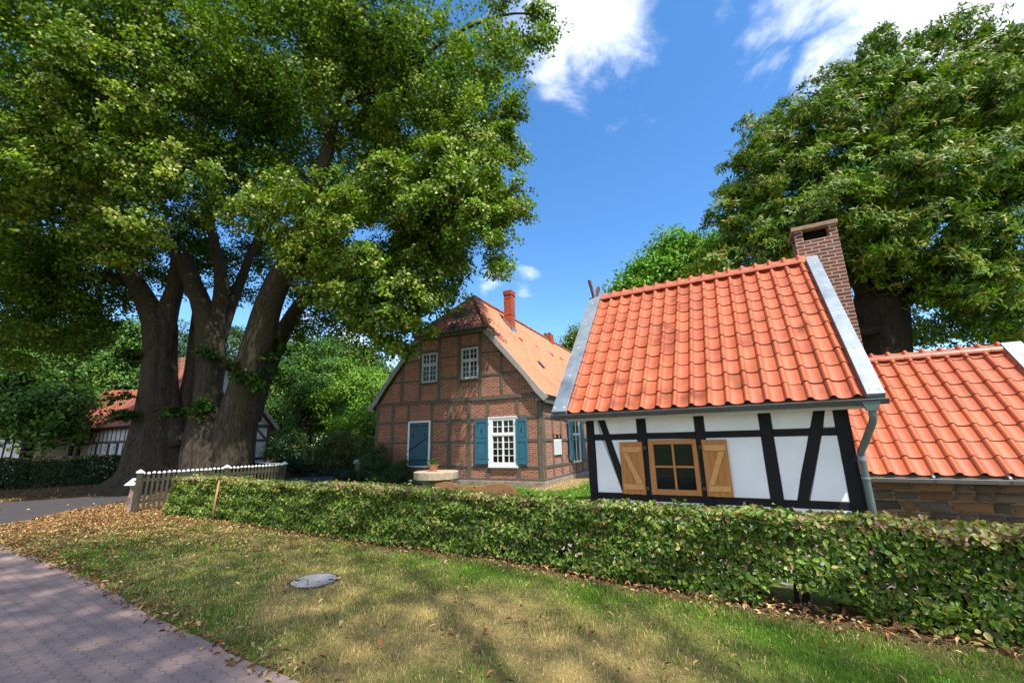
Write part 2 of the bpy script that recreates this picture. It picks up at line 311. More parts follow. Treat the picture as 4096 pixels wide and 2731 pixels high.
# ---------------------------------------------------------------- ground
HEDGE = [(-8.95, 11.35), (-6.97, 10.45), (-4.71, 9.15), (-2.4, 7.8), (-.27, 6.65), (.89, 5.80), (2.1, 4.95), (3.14, 4.25), (3.95, 3.75), (5.6, 2.75)]   # front foot line
PEDGE = [(-13.5, 9.9), (-11.4, 9.25), (-9.44, 8.27), (-7.11, 6.96), (-5.25, 5.81), (-3.73, 4.77), (-2.83, 4.23), (-2.12, 3.78), (-1.59, 3.48), (.4, 2.2), (3, .4)]
def gcolor(x, y):
    P = np.stack([x, y], 1); n1 = snoise(P, 1.1, 3); n2 = snoise(P, 4., 5); n3 = snoise(P, .25, 9)
    green = np.array([.075, .150, .016]); dry = np.array([.36, .27, .115]); dirt = np.array([.17, .105, .062]); lit = np.array([.20, .125, .065]); dark = np.array([.075, .052, .022]); sand = np.array([.27, .20, .14])
    w = np.zeros(len(x))
    for cx, cy, r, a in [(-.7, 4.5, 1.0, 1.0), (.5, 3.75, 1.0, .9), (-2.2, 5.6, 1.2, .55), (1.7, 3.4, .7, .3), (-4., 7.8, 1.6, .55), (-2.6, 7.0, 1.2, .4), (-5.8, 9.0, 1.5, .6), (-1.4, 3.9, .6, .6), (-8.2, 9.2, 1.6, .5)]:
        w = np.maximum(w, a*np.exp(-((x-cx)**2+(y-cy)**2)/r**2))
    w = np.clip(w*1.25+.10+.30*n1+.20*n2, 0, .92)
    c = green+(dry-green)*w[:, None]
    d, side = distseg(x, y, HEDGE)
    k = np.clip(1.25-np.abs(d-.05)/(.33+.12*n2), 0, 1)*(y < 13); c = c+(dirt-c)*k[:, None]
    # leaf litter by the fence end and along the far verge
    k = np.clip(1.7-np.hypot(x+10.4, (y-11.0)*.9)/(2.1+.5*n1), 0, 1); c = c+(lit-c)*(k*.9)[:, None]
    k = np.clip(1.4-np.hypot(x+10.6, (y-10.0)*1.6)/(.75+.2*n2), 0, 1); c = c+(sand-c)*(k*.7)[:, None]
    k = np.clip(1.3-np.hypot((x+8.9)*.9, (y-8.75)*1.9)/(.62+.15*n2), 0, 1); c = c+(sand-c)*(k*.8)[:, None]
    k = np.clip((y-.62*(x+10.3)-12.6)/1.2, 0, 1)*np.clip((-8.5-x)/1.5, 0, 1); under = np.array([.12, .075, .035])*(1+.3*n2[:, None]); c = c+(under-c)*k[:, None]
    # courtyard side lawn, brighter green
    k = (np.clip((side > 0)*(d-.7), 0, 1))*(x > -7)*(y < 21); g2 = np.array([.075, .16, .022])*(1+.18*n1[:, None]); c = c+(g2-c)*k[:, None]
    dd, _ = distseg(x, y, [(1.3, 15.9), (3.2, 19.6), (5., 23.5)]); k = np.clip(1.6-dd/(.55+.2*n1), 0, 1); pth = np.array([.40, .27, .17]); c = c+(pth-c)*(k*.95)[:, None]
    dd, _ = distseg(x, y, [(-6., 18.6), (1.0, 15.9)]); k = np.clip(1.2-dd/(.35+.15*n1), 0, 1); c = c+(pth*.7-c)*(k*.7)[:, None]
    return np.clip(c, .005, 1)
xs = np.concatenate([[-300, -120, -60, -35], np.arange(-24, 9.01, .1), [14, 30, 80, 300]]); ys = np.concatenate([[-100, -30, -8], np.arange(0, 26.01, .12), [30, 40, 60, 100, 400]])
gx, gy = np.meshgrid(xs, ys); nx, ny = len(xs), len(ys); P2 = np.stack([gx.ravel(), gy.ravel()], 1)
hz = np.where((np.abs(P2[:, 0]) < 30) & (P2[:, 1] < 30), .012*snoise(P2, 1.7, 2), 0)-.012
ii = (np.arange(ny-1)[:, None]*nx+np.arange(nx-1)[None]).ravel(); Fq = np.stack([ii, ii+1, ii+nx+1, ii+nx], 1)
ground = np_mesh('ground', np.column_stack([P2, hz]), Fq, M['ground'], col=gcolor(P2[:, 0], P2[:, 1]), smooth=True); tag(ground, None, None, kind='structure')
def sheet(name, poly, z, mat, jag=0, seed=1, thick=.03):
    pts = []; r = random.Random(seed)
    for (x1, y1), (x2, y2) in zip(poly, poly[1:]+poly[:1]):
        n = max(1, int(math.hypot(x2-x1, y2-y1)/.16)) if jag else 1; n = min(n, 90)
        for i in range(n): pts.append((x1+(x2-x1)*i/n+r.uniform(-jag, jag), y1+(y2-y1)*i/n+r.uniform(-jag, jag)))
    return tag(MB().prism(pts, z-thick, z, 'xy').build(name, mat), None, None, kind='structure')
sheet('pavement', PEDGE+[(3, -3), (-14, -3), (-30, 3), (-30, 9.5), (-17, 10.0)], .012, M['paver'], .012)
sheet('road', [(-40, 9.2), (-30, 9.4), (-17, 9.9), (-11.9, 10.15), (-11.9, 10.9), (-12.35, 11.9), (-12.6, 13.0), (-12.9, 14.2), (-13.0, 16.2), (-14.3, 16.95), (-17.25, 14.9), (-24, 12.6), (-40, 10.8)], .006, M['asphalt'], .03)
sheet('courtyard', [(-10.4, 18.9), (-7.9, 18.6), (-6.9, 21.4), (-9.0, 24.), (-8., 32), (-9.5, 37), (-15.5, 35), (-16.2, 31), (-12.7, 23.4)], .006, M['asphalt'], .04)
sheet('path', [(-2.2, 8.6), (.9, 6.75), (3.6, 4.95), (6.3, 3.3), (12, 0.5), (14, 6.5), (8, 8.6), (5.4, 5.3), (1.5, 7.7), (.8, 9.2), (-1.5, 9.6)], .008, M['flagstone'], .03)

# ---------------------------------------------------------------- leaves
def basis(nv, rs):
    a = rs.normal(size=nv.shape); a -= nv*(a*nv).sum(1, keepdims=True); a /= np.linalg.norm(a, axis=1, keepdims=True)+1e-9; return a, np.cross(nv, a)
def leaf_mesh(name, C, Nv, Ln, Wd, col, mat, parent=None, rs=None, fold=.25, tdir=None, full=False, droop=0):
    rs = rs or np.random.RandomState(1); Nv = Nv/(np.linalg.norm(Nv, axis=1, keepdims=True)+1e-9)
    if tdir is None: t, s = basis(Nv, rs)
    else:
        t = tdir-Nv*(tdir*Nv).sum(1, keepdims=True); t /= np.linalg.norm(t, axis=1, keepdims=True)+1e-9; s = np.cross(Nv, t)
    Ln = Ln[:, None]; Wd = Wd[:, None]; n = len(C)
    A = C-t*Ln*.5; B = C+t*Ln*.5-Nv*droop*Ln
    if not full:
        l = C-t*Ln*.08+s*Wd*.5+Nv*Wd*fold; r = C-t*Ln*.08-s*Wd*.5+Nv*Wd*fold
        V = np.stack([A, l, B, r], 1).reshape(-1, 3); F4 = np.arange(4*n).reshape(-1, 4)
        return np_mesh(name, V, F4, mat, parent, col=col)
    l1 = C-t*Ln*.22+s*Wd*.46+Nv*Wd*fold; l2 = C+t*Ln*.18+s*Wd*.42+Nv*Wd*(fold-droop*.3); r1 = C-t*Ln*.22-s*Wd*.46+Nv*Wd*fold; r2 = C+t*Ln*.18-s*Wd*.42+Nv*Wd*(fold-droop*.3)
    V = np.stack([A, l1, l2, B, r2, r1], 1).reshape(-1, 3); b = (np.arange(n)*6)[:, None]
    F4 = np.concatenate([b+np.array([[0, 3, 2, 1]]), b+np.array([[0, 5, 4, 3]])], 1).reshape(-1, 4)
    return np_mesh(name, V, F4, mat, parent, col=np.repeat(col, 2, axis=0))
def palette(n, cols, wts, rs, jit=.18):
    cols = np.array(cols); k = rs.choice(len(cols), n, p=np.array(wts)/sum(wts)); return cols[k]*(1+jit*rs.normal(size=(n, 1)))*(1+.06*rs.normal(size=(n, 3)))
def crown(name, parent, lobes, nclump, per, Ln, Wd, cols, wts, seed, mat, spread=.22, flat=.55, out=.7, up=.55, jit=.45, rough=.3, fold=.2, style=None, inner=.25, droop=.0, full=False, accent=None, pads=9):
    rs = np.random.RandomState(seed); Lb = np.array(lobes, float)
    if Lb.shape[1] == 4: Lb = np.column_stack([Lb[:, :3], Lb[:, 3], Lb[:, 3], Lb[:, 3]*.85])
    w = (Lb[:, 3:].mean(1))**2; k = rs.choice(len(Lb), nclump, p=w/w.sum())
    d = rs.normal(size=(nclump, 3)); d /= np.linalg.norm(d, axis=1, keepdims=True)
    rr = np.where(rs.rand(nclump) < inner, rs.uniform(.35, .85, nclump), 1-np.abs(rs.normal(0, .10, nclump))+.10*(rs.rand(nclump) < .12))
    bump = 1+rough*snoise(d*3+Lb[k, :3]*.7, 1.3, seed+1)
    CC = Lb[k, :3]+d*Lb[k, 3:]*(rr*bump)[:, None]
    if pads > 1:      # group the twigs into boughs with gaps between them
        m_ = max(1, nclump//pads); own = rs.randint(0, m_, nclump); sz = spread*2.9*(.6+.8*rs.rand(m_))[own]; dd = rs.normal(size=(nclump, 3)); dd *= (sz*rs.rand(nclump)**.45/np.linalg.norm(dd, axis=1))[:, None]; dd[:, 2] *= .6
        dd[:, 2] -= .16*(dd[:, :2]**2).sum(1)/(spread*2.3); CC = CC[own]+dd; k = k[own]; d = d[own]+.45*dd/(spread*2.3); d /= np.linalg.norm(d, axis=1, keepdims=True)
    n = nclump*per; kk = np.repeat(np.arange(nclump), per)
    off = rs.normal(size=(n, 3)); off *= (spread*1.75*rs.rand(n)**.5/np.linalg.norm(off, axis=1))[:, None]; off[:, 2] *= flat
    od = d[kk]; cu = rs.normal(size=(nclump, 3))*.35
    C = CC[kk]+off; C[:, 2] -= .25*(off[:, :2]**2).sum(1)/spread
    Nv = od*out+np.array([0, 0, up])+cu[kk]+rs.normal(size=(n, 3))*jit
    cc = palette(nclump, cols, wts, rs, .16); col = cc[kk]*(1+.16*rs.normal(size=(n, 1)))
    if accent is not None:
        q = rs.rand(n) < accent[0]; col[q] = np.array(accent[1])*(1+.15*rs.normal(size=(q.sum(), 1)))
    L_ = Ln*rs.uniform(.7, 1.25, n); W_ = Wd*rs.uniform(.75, 1.2, n); td = None
    if style == 'rosette':          # narrow leaves radiate from each twig tip
        ax = od+np.array([0, 0, .25])+cu[kk]; ax /= np.linalg.norm(ax, axis=1, keepdims=True)
        ph = rs.uniform(0, 6.283, n); a, b_ = basis(ax[::per], rs); a = a[kk]; b_ = b_[kk]
        td = a*np.cos(ph)[:, None]+b_*np.sin(ph)[:, None]+ax*rs.uniform(-.25, .7, n)[:, None]; td /= np.linalg.norm(td, axis=1, keepdims=True)
        C = CC[kk]+off*.55+td*L_[:, None]*.5; Nv = ax+rs.normal(size=(n, 3))*.25-td*.2
    return leaf_mesh(name, C, Nv, L_, W_, np.clip(col, .002, 1), mat, parent, rs, fold, td, full, droop)
def pxl(lst, k=1.7415):      # (px, py, radius px, depth) at 2352 wide -> sphere
    o = []
    for px, py, r, Y in lst:
        c = at(px*k, py*k, Y); o.append((c[0], c[1], c[2], r*k/FOC*Y))
    return o
def stem(mb, pts, n=14, flute=None):
    """pts: px, py (full photo px), radius px, depth"""
    P = [at(a, b, Y) for a, b, r, Y in pts]; rad = [r/FOC*Y for a, b, r, Y in pts]
    # resample smoothly
    Q = []; RR = []
    for i in range(len(P)-1):
        for j in range(5):
            t = j/5; p0 = P[max(i-1, 0)]; p1 = P[i]; p2 = P[i+1]; p3 = P[min(i+2, len(P)-1)]
            Q.append(.5*((2*p1)+(-p0+p2)*t+(2*p0-5*p1+4*p2-p3)*t*t+(-p0+3*p1-3*p2+p3)*t**3)); RR.append(rad[i]+(rad[i+1]-rad[i])*t)
    Q.append(P[-1]); RR.append(rad[-1]); mb.tube(Q, RR, n, True, flute)
def flutes(k, a, seed, base=0):
    r = random.Random(seed); ph = [r.uniform(0, 6.28) for _ in range(6)]
    def f(th, t):
        return 1+a*math.sin(k*th+ph[0]+.6*math.sin(3*t+ph[3]))+a*.6*math.sin((2*k+1)*th+ph[1]-2*t)+a*.7*math.sin((k//2+1)*th+ph[2]+t*2.5)+base*max(0, 1-t*5)**2*(.55+.45*math.sin(5*th+ph[4]))
    return f

# ---------------------------------------------------------------- old linden
lin = thing('linden_tree', 'huge old linden on the left with several thick stems and blossoming crown', 'tree', tuple(at(800, 1950, 18)*np.array([1, 1, 0])))
lin_inv = lin.location
def un(o, root):   # geometry was given in world space
    o.matrix_parent_inverse = Matrix.Translation(-Vector(root.location)) if root.rotation_euler.z == 0 else root.matrix_world.inverted()
    return o
mb = MB()
stem(mb, [(596, 2000, 150, 18.4), (618, 1890, 104, 18.4), (620, 1780, 84, 18.4), (622, 1680, 66, 18.4), (628, 1560, 54, 18.4), (636, 1430, 50, 18.5), (640, 1320, 56, 18.5), (630, 1260, 50, 18.6)], 44, flutes(11, .055, 1, .75))
stem(mb, [(636, 1320, 50, 18.5), (592, 1220, 40, 18.4), (535, 1120, 33, 18.), (460, 1010, 27, 17.4), (390, 900, 20, 17), (300, 780, 14, 16.5)], 18, flutes(7, .05, 2))
stem(mb, [(652, 1340, 44, 18.5), (672, 1240, 38, 18.6), (700, 1150, 30, 18.7), (706, 1060, 22, 18.6), (700, 960, 16, 18.6)], 18, flutes(7, .06, 3))
stem(mb, [(706, 1790, 46, 18.5), (690, 1600, 24, 18.6), (684, 1450, 21, 18.7), (690, 1300, 18, 18.8)], 14, flutes(5, .06, 4))
stem(mb, [(725, 2000, 84, 18.9), (722, 1820, 62, 18.9), (752, 1640, 42, 19.2), (772, 1480, 30, 19.4), (784, 1350, 26, 19.5), (800, 1200, 22, 19.7)], 18, flutes(6, .06, 5))
stem(mb, [(480, 1130, 16, 18), (400, 1100, 15, 17.6), (250, 1080, 12, 17), (60, 1100, 8, 16.5)], 8)
o = un(mb.build('trunk', M['bark'], lin, smooth=True), lin)
mb = MB()
stem(mb, [(862, 2010, 132, 17.6), (866, 1890, 112, 17.6), (862, 1800, 104, 17.6), (850, 1720, 84, 17.65), (838, 1640, 56, 17.7), (836, 1560, 44, 17.75)], 48, flutes(13, .055, 6, .35))
stem(mb, [(818, 1760, 56, 17.5), (826, 1620, 45, 17.6), (838, 1500, 45, 17.6), (843, 1400, 52, 17.6), (832, 1300, 46, 17.65), (800, 1200, 36, 17.7), (762, 1110, 33, 17.8), (738, 1030, 33, 17.8)], 22, flutes(8, .045, 7))
stem(mb, [(852, 1400, 38, 17.7), (872, 1260, 30, 17.8), (885, 1130, 26, 17.9), (860, 980, 20, 17.9), (820, 800, 16, 17.9)], 14, flutes(6, .05, 8))
stem(mb, [(868, 1370, 30, 18), (915, 1240, 24, 18.5), (960, 1130, 20, 19), (1010, 1000, 16, 19), (1080, 850, 9, 19.5), (1150, 760, 5, 19.8)], 12, flutes(6, .05, 9))
stem(mb, [(925, 1870, 76, 17.3), (938, 1740, 74, 17.25), (962, 1640, 68, 17.1), (1000, 1500, 60, 16.9), (1035, 1370, 57, 16.7), (1068, 1240, 50, 16.4), (1110, 1130, 46, 16), (1175, 1010, 36, 15.6), (1250, 800, 28, 15.3), (1320, 560, 26, 15), (1350, 380, 22, 14.8), (1440, 200, 15, 14.5)], 26, flutes(9, .04, 10))
stem(mb, [(1000, 1680, 40, 18), (1040, 1560, 33, 18.2), (1100, 1400, 33, 18.3), (1165, 1270, 29, 18.2), (1240, 1180, 25, 17.8), (1400, 1080, 18, 17), (1600, 1000, 13, 16)], 14, flutes(6, .05, 11))
for s_ in ([(1330, 450, 16, 15), (1450, 380, 12, 14.5), (1600, 330, 9, 14), (1800, 200, 6, 14)], [(1340, 420, 14, 15), (1240, 330, 11, 15.5), (1120, 260, 8, 16)], [(1600, 350, 10, 14.5), (1750, 180, 10, 14.5), (1950, 80, 7, 14.5), (2120, 60, 4, 14.5), (2210, 170, 2.5, 14.5)], [(1260, 800, 14, 15.5), (1120, 600, 12, 17), (1000, 500, 8, 18)], [(1195, 980, 16, 15.6), (1400, 820, 12, 14.6), (1560, 760, 8, 13.8)], [(1135, 1120, 14, 16), (1280, 1180, 12, 15.5), (1500, 1200, 9, 15), (1620, 1280, 5, 15)]):
    stem(mb, s_, 8)
un(mb.build('trunk', M['bark'], lin, smooth=True), lin)
# the sawn stump end of a cut limb
c0 = at(736, 1026, 17.8); ddir = np.array([.0, -.55, .83]); mb = MB(); mb.tube([c0+ddir*.0, c0+ddir*.10], [.37, .35], 22); un(mb.build('stump_rim', M['bark'], lin, smooth=False), lin)
mb = MB(); mb.tube([c0+ddir*.09, c0+ddir*.106], [.335, .33], 22); un(mb.build('cut_face', m_plain('cut_wood', (.34, .27, .19), (.22, .16, .11), 3, .9), lin), lin)
mb = MB(); mb.tube([c0+ddir*.10, c0+ddir*.110], [.275, .27], 22); un(mb.build('hollow', M['bark_dark'], lin), lin)
GL = [(.130, .215, .010), (.095, .170, .012), (.185, .250, .014), (.060, .115, .010)]
front = pxl([(300, 250, 190, 12.2), (110, 170, 170, 11.6), (430, 110, 150, 13), (390, 400, 120, 13), (250, 420, 120, 12.5), (330, 500, 90, 13), (150, 330, 110, 12.4), (760, 470, 130, 13), (860, 540, 130, 12.8), (960, 430, 120, 13), (1060, 330, 110, 14), (640, 470, 80, 14),
             (830, 640, 85, 13.2), (920, 690, 70, 13.6), (955, 745, 34, 14), (985, 650, 70, 14.4), (1090, 540, 85, 13.6), (1140, 500, 62, 13.6), (1150, 430, 52, 13.8), (1125, 590, 52, 13.8), (1130, 330, 52, 14.2), (1150, 240, 50, 15), (1040, 420, 100, 13.4), (1020, 560, 80, 15.6), (950, 560, 90, 16), (1080, 480, 80, 15.4), (900, 620, 80, 16.4), (1020, 200, 130, 14.4), (1110, 130, 85, 15), (1165, 60, 75, 15),
             (1235, 45, 38, 14.6), (1262, 85, 32, 14.5), (1262, 120, 22, 14.5), (1195, 170, 16, 15), (1180, 210, 24, 15), (880, 110, 150, 14), (700, 60, 140, 14.6), (800, 230, 120, 14.2), (560, 180, 110, 15), (940, 250, 100, 14), (700, 560, 60, 14), (560, 30, 120, 14.5), (240, 560, 60, 13.4), (880, 730, 52, 13.8), (820, 720, 44, 14), (930, 640, 70, 13.6), (770, 660, 50, 14), (860, 640, 60, 13.4), (1000, 560, 80, 13.8), (1060, 470, 80, 14.2), (720, 600, 50, 14), (760, 560, 60, 13.6), (300, 550, 40, 13.6), (1000, 700, 34, 14.4), (1180, 360, 34, 15.4), (1190, 480, 30, 15.2),
             (80, 420, 110, 13), (30, 300, 120, 12), (880, 800, 26, 14.5), (915, 790, 30, 14.4), (850, 750, 48, 14.6), (60, 30, 140, 12), (250, 40, 140, 13), (1040, 620, 60, 15)])
back = pxl([(650, 330, 130, 19), (560, 400, 110, 19.5), (640, 200, 120, 20), (480, 480, 80, 20), (100, 560, 110, 16), (30, 640, 110, 16), (180, 640, 80, 18), (220, 720, 56, 18), (110, 720, 90, 17), (20, 740, 90, 16.5), (300, 640, 56, 20), (560, 600, 60, 21), (480, 610, 50, 21),
            (700, 660, 50, 20), (760, 700, 70, 19), (820, 720, 56, 18.5), (650, 620, 50, 21), (740, 610, 80, 18.5), (1000, 600, 90, 18), (1080, 450, 110, 19), (1050, 250, 130, 19), (900, 350, 150, 19), (800, 450, 110, 19.5), (350, 300, 190, 18), (150, 400, 170, 17), (500, 250, 140, 18), (1140, 320, 60, 18), (1120, 120, 80, 18), (700, 130, 170, 20), (420, 540, 60, 19), (330, 610, 46, 21), (400, 640, 34, 21), (560, 660, 36, 21), (620, 680, 40, 21), (160, 590, 80, 19), (60, 700, 70, 18), (250, 680, 46, 19), (680, 740, 40, 20), (350, 560, 60, 20), (30, 600, 90, 17), (500, 700, 22, 22), (180, 800, 40, 18), (60, 790, 50, 18), (100, 640, 90, 20), (200, 540, 80, 21), (20, 540, 90, 20), (280, 590, 60, 22), (140, 740, 70, 20), (620, 580, 60, 22), (480, 560, 50, 22)])
topl = [(-10, 15, 18, 5), (-15, 14, 17, 5), (-6, 15, 19, 4.5), (-3, 14.5, 17.5, 3.5), (-18, 17, 15, 5), (-20, 14, 12, 4.5), (-12, 20, 17, 5), (-17, 12, 16, 4)]
un(crown('crown', lin, front, 8600, 27, .13, .105, GL, (4, 3, 2.6, 2), 11, M['leaf_linden'], .20, .6, .85, .5, .42, .26, .2, accent=(.18, (.42, .44, .15))), lin)
un(crown('crown', lin, back, 8200, 26, .13, .11, GL, (3, 4, 1, 3), 12, M['leaf_linden'], .28, .55, .6, .5, .6, .25, .2, inner=.4, accent=(.05, (.2, .24, .07))), lin)
un(crown('crown', lin, topl, 5000, 14, .16, .13, GL, (3, 4, 1, 3), 13, M['leaf_linden'], .4, .5, .6, .5, .5, .2, .2, inner=.4), lin)
# epicormic shoots low on the stems
sh = pxl([(480, 800, 16, 17), (490, 860, 14, 17), (520, 830, 14, 17), (500, 900, 16, 17), (475, 930, 18, 16.8), (570, 850, 18, 16.4), (600, 880, 16, 16.4), (640, 850, 22, 16.6), (630, 800, 20, 17.2), (560, 905, 16, 16.4), (290, 915, 14, 17.2), (280, 960, 14, 17.2), (300, 940, 10, 17), (410, 945, 14, 17.2), (600, 820, 14, 16.5), (500, 780, 12, 17), (310, 810, 18, 18.2), (290, 830, 16, 18.2)])
un(crown('shoots', lin, sh, 260, 15, .15, .13, [(.045, .095, .012), (.03, .07, .012), (.07, .13, .012)], (3, 4, 1), 14, M['leaf_linden'], .14, .6, .5, .6, .5, .2, .2), lin)

# ---------------------------------------------------------------- sweet chestnut at the right
ch = thing('chestnut_tree', 'large sweet chestnut with long narrow leaves behind the small roofs at the right', 'tree', (10.9, 12.2, 0))
mb = MB(); stem(mb, [(3560, 1720, 130, 12.5), (3540, 1600, 110, 12.5), (3525, 1450, 96, 12.5), (3520, 1330, 92, 12.5), (3510, 1230, 96, 12.5), (3500, 1150, 70, 12.5), (3450, 950, 50, 12.6), (3500, 700, 40, 12.8), (3560, 450, 25, 13), (3600, 250, 14, 13)], 22, flutes(8, .04, 20))
stem(mb, [(3560, 1250, 44, 12.5), (3680, 1130, 34, 12), (3850, 1050, 26, 11.5), (4050, 1000, 18, 11)], 12, flutes(5, .05, 21)); stem(mb, [(3480, 1200, 40, 12.4), (3430, 1120, 30, 12.2), (3330, 1050, 24, 12), (3150, 980, 16, 12.5), (2980, 960, 10, 13)], 12, flutes(5, .05, 22))
stem(mb, [(3530, 1130, 40, 12.5), (3700, 900, 30, 12.2), (3880, 700, 20, 12), (4000, 450, 12, 12)], 12); stem(mb, [(3600, 1290, 22, 12.2), (3450, 1330, 18, 12), (3300, 1300, 12, 12)], 10)
un(mb.build('trunk', M['bark_dark'], ch, smooth=True), ch)
GC = [(.140, .225, .014), (.095, .180, .013), (.055, .120, .013), (.20, .20, .022)]
cf = pxl([(1660, 510, 42, 13), (1700, 560, 60, 13), (1640, 600, 46, 13), (1720, 440, 56, 13), (1690, 380, 36, 13.2), (1770, 350, 80, 13), (1740, 290, 40, 13.4), (1820, 250, 56, 13), (1800, 420, 100, 12.4), (1900, 300, 110, 12.4), (1880, 215, 52, 13), (1960, 200, 80, 12.6), (2020, 120, 50, 13), (2010, 85, 20, 13), (2100, 110, 70, 12.6), (2190, 80, 56, 12.8), (2250, 50, 34, 13), (2270, 120, 60, 12.6), (2330, 110, 50, 12.4),
          (2060, 260, 130, 12), (2210, 230, 120, 12), (2330, 260, 110, 11.6), (1960, 400, 120, 11.6), (1900, 500, 100, 11.4), (2090, 420, 130, 11.4), (2240, 400, 120, 11.2), (2350, 420, 110, 11), (2000, 560, 80, 11.4), (2130, 540, 100, 11.2), (2260, 560, 90, 11), (1820, 540, 90, 12), (1760, 600, 56, 12.4), (2340, 690, 50, 10.6), (2150, 640, 60, 11.2), (2240, 660, 56, 11), (2060, 620, 50, 11.6), (1960, 610, 44, 11.8), (2320, 760, 40, 11), (2180, 740, 40, 11.6), (1900, 600, 40, 12), (2360, 580, 70, 10.8), (2400, 200, 120, 12)])
cb_ = pxl([(1850, 350, 130, 15.5), (1750, 480, 100, 15.5), (2000, 250, 130, 15.5), (2150, 250, 150, 16), (2300, 300, 160, 16), (2000, 450, 150, 16), (2200, 500, 150, 15), (1900, 580, 110, 15.5), (2150, 660, 100, 14.5), (2280, 680, 110, 14), (2100, 760, 60, 15), (2250, 780, 70, 14.5), (2360, 780, 90, 14), (1700, 570, 60, 15.5), (1860, 660, 60, 16)])
un(crown('crown', ch, cf, 9600, 12, .20, .062, GC, (4, 4, 3, 1.2), 31, M['leaf_chestnut'], .16, .6, .8, .5, .3, .24, .15, 'rosette', .2, .12, accent=(.12, (.28, .27, .07))), ch)
un(crown('crown', ch, cb_, 8000, 9, .20, .07, GC, (2, 4, 4, 1), 32, M['leaf_chestnut'], .2, .6, .6, .5, .5, .2, .15, 'rosette', .4, .12), ch)

# ---------------------------------------------------------------- other trees and shrubs
def tree(name, label, lobes, base, h, r, nclump, per, Ln, Wd, cols, wts, seed, group=None, cat='tree', mat='leaf_far', spread=None, bark='bark_dark', lean=0, up=.5):
    t = thing(name, label, cat, (base[0], base[1], 0), 0, group)
    if r:
        mb = MB(); c = np.array(lobes)[:, :3].mean(0); top = np.array([base[0]+(c[0]-base[0])*.6, base[1], h])
        mb.tube([(base[0], base[1], -.1), (base[0]+.03, base[1], h*.25), tuple((np.array([base[0], base[1], h*.5])+top*[1, 1, 0]*0)), tuple(top)], [r*1.35, r, r*.85, r*.4], 12)
        for k in range(5):
            L0 = lobes[(k*7) % len(lobes)]; s0 = np.array([base[0], base[1], h*(.45+.1*k)]); e0 = np.array(L0[:3]); mb.tube([s0, (s0+e0)/2+[0, 0, .2], e0], [r*.45, r*.3, r*.1], 7)
        un(mb.build('trunk', M[bark], t, smooth=True), t)
    un(crown('crown', t, lobes, nclump, per, Ln, Wd, cols, wts, seed, M[mat], spread or Ln*1.7, .55, .75, up, .5, .22, .2, inner=.3), t); return t
GM = [(.090, .195, .035), (.062, .145, .03), (.14, .25, .035), (.042, .10, .025)]
GB = [(.15, .29, .03), (.11, .22, .03), (.20, .35, .04)]
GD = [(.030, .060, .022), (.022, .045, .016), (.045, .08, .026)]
tree('cherry_tree', 'dark trunked leafy tree standing left of the courtyard entrance', pxl([(695, 850, 56, 34), (735, 900, 52, 33), (690, 920, 36, 34), (760, 860, 46, 34), (715, 960, 34, 33), (765, 950, 40, 33), (720, 800, 44, 35), (670, 860, 34, 35), (660, 800, 30, 35)]), (-15.5, 32), 4.6, .42, 3000, 13, .21, .13, GM, (4, 3, 2, 2), 41)
tree('maple_tree', 'bright green bushy tree left of the brick farmhouse gable', pxl([(830, 900, 56, 31), (850, 960, 56, 29), (800, 990, 50, 30), (850, 1010, 46, 29), (870, 900, 40, 30), (780, 930, 46, 32), (820, 850, 40, 33), (850, 1040, 36, 29)]), (-10.8, 31.5), 4., .25, 3000, 13, .2, .15, GB, (3, 3, 2), 42)
tree('oak_tree', 'tall dark tree at the back left of the farmhouse, below the white cloud', pxl([(830, 835, 40, 46), (790, 860, 40, 46), (860, 860, 30, 45), (740, 860, 40, 47), (880, 880, 26, 45), (770, 800, 30, 47)]), (-24, 46.5), 7, .5, 1800, 12, .3, .24, GM, (3, 4, 1, 3), 43)
tree('rhododendron', 'dense dark rounded shrub at the courtyard edge beside the tree trunk', pxl([(760, 1030, 34, 26), (800, 1020, 36, 26), (840, 1030, 30, 26.5), (790, 1050, 34, 25.6), (740, 1055, 26, 25.6), (850, 1055, 22, 26)]), (-10, 26), 1, 0, 1500, 12, .13, .06, [(.09, .15, .035), (.06, .105, .028), (.20, .16, .05)], (4, 4, 1.5), 44, cat='shrub')
tree('flowering_shrub', 'garden shrub with white and yellow flowers beside the grey cottage gable', pxl([(645, 1035, 18, 28), (665, 1040, 20, 28), (655, 1015, 14, 29), (672, 1012, 18, 29)]), (-16.5, 27), 1, 0, 700, 12, .13, .09, [(.05, .12, .02), (.04, .09, .02), (.45, .5, .45), (.5, .35, .03)], (5, 4, .5, .4), 45, cat='shrub')
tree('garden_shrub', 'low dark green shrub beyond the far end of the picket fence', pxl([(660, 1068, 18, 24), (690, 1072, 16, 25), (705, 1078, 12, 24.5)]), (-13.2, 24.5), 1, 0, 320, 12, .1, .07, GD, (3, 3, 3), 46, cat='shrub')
tree('walnut_tree', 'fresh green leafy treetop rising behind the small roof ridge left of the chestnut', pxl([(1545, 570, 34, 17), (1590, 600, 44, 17), (1500, 620, 36, 17), (1460, 655, 30, 17), (1560, 640, 50, 17), (1620, 640, 46, 17), (1500, 670, 40, 17), (1640, 570, 34, 17.5), (1440, 665, 16, 17)]), (6.6, 17.5), 6, .25, 3000, 12, .17, .11, [(.13, .28, .025), (.17, .34, .03), (.08, .19, .02)], (3, 3, 2), 47, mat='leaf_linden')
tree('lime_tree', 'yellow green treetop above the far end of the farmhouse roof', pxl([(1325, 790, 26, 40), (1340, 770, 22, 40), (1310, 810, 18, 40), (1350, 800, 26, 40)]), (6.6, 41), 9, .35, 800, 12, .26, .2, [(.15, .20, .025), (.11, .16, .02)], (1, 1), 48)
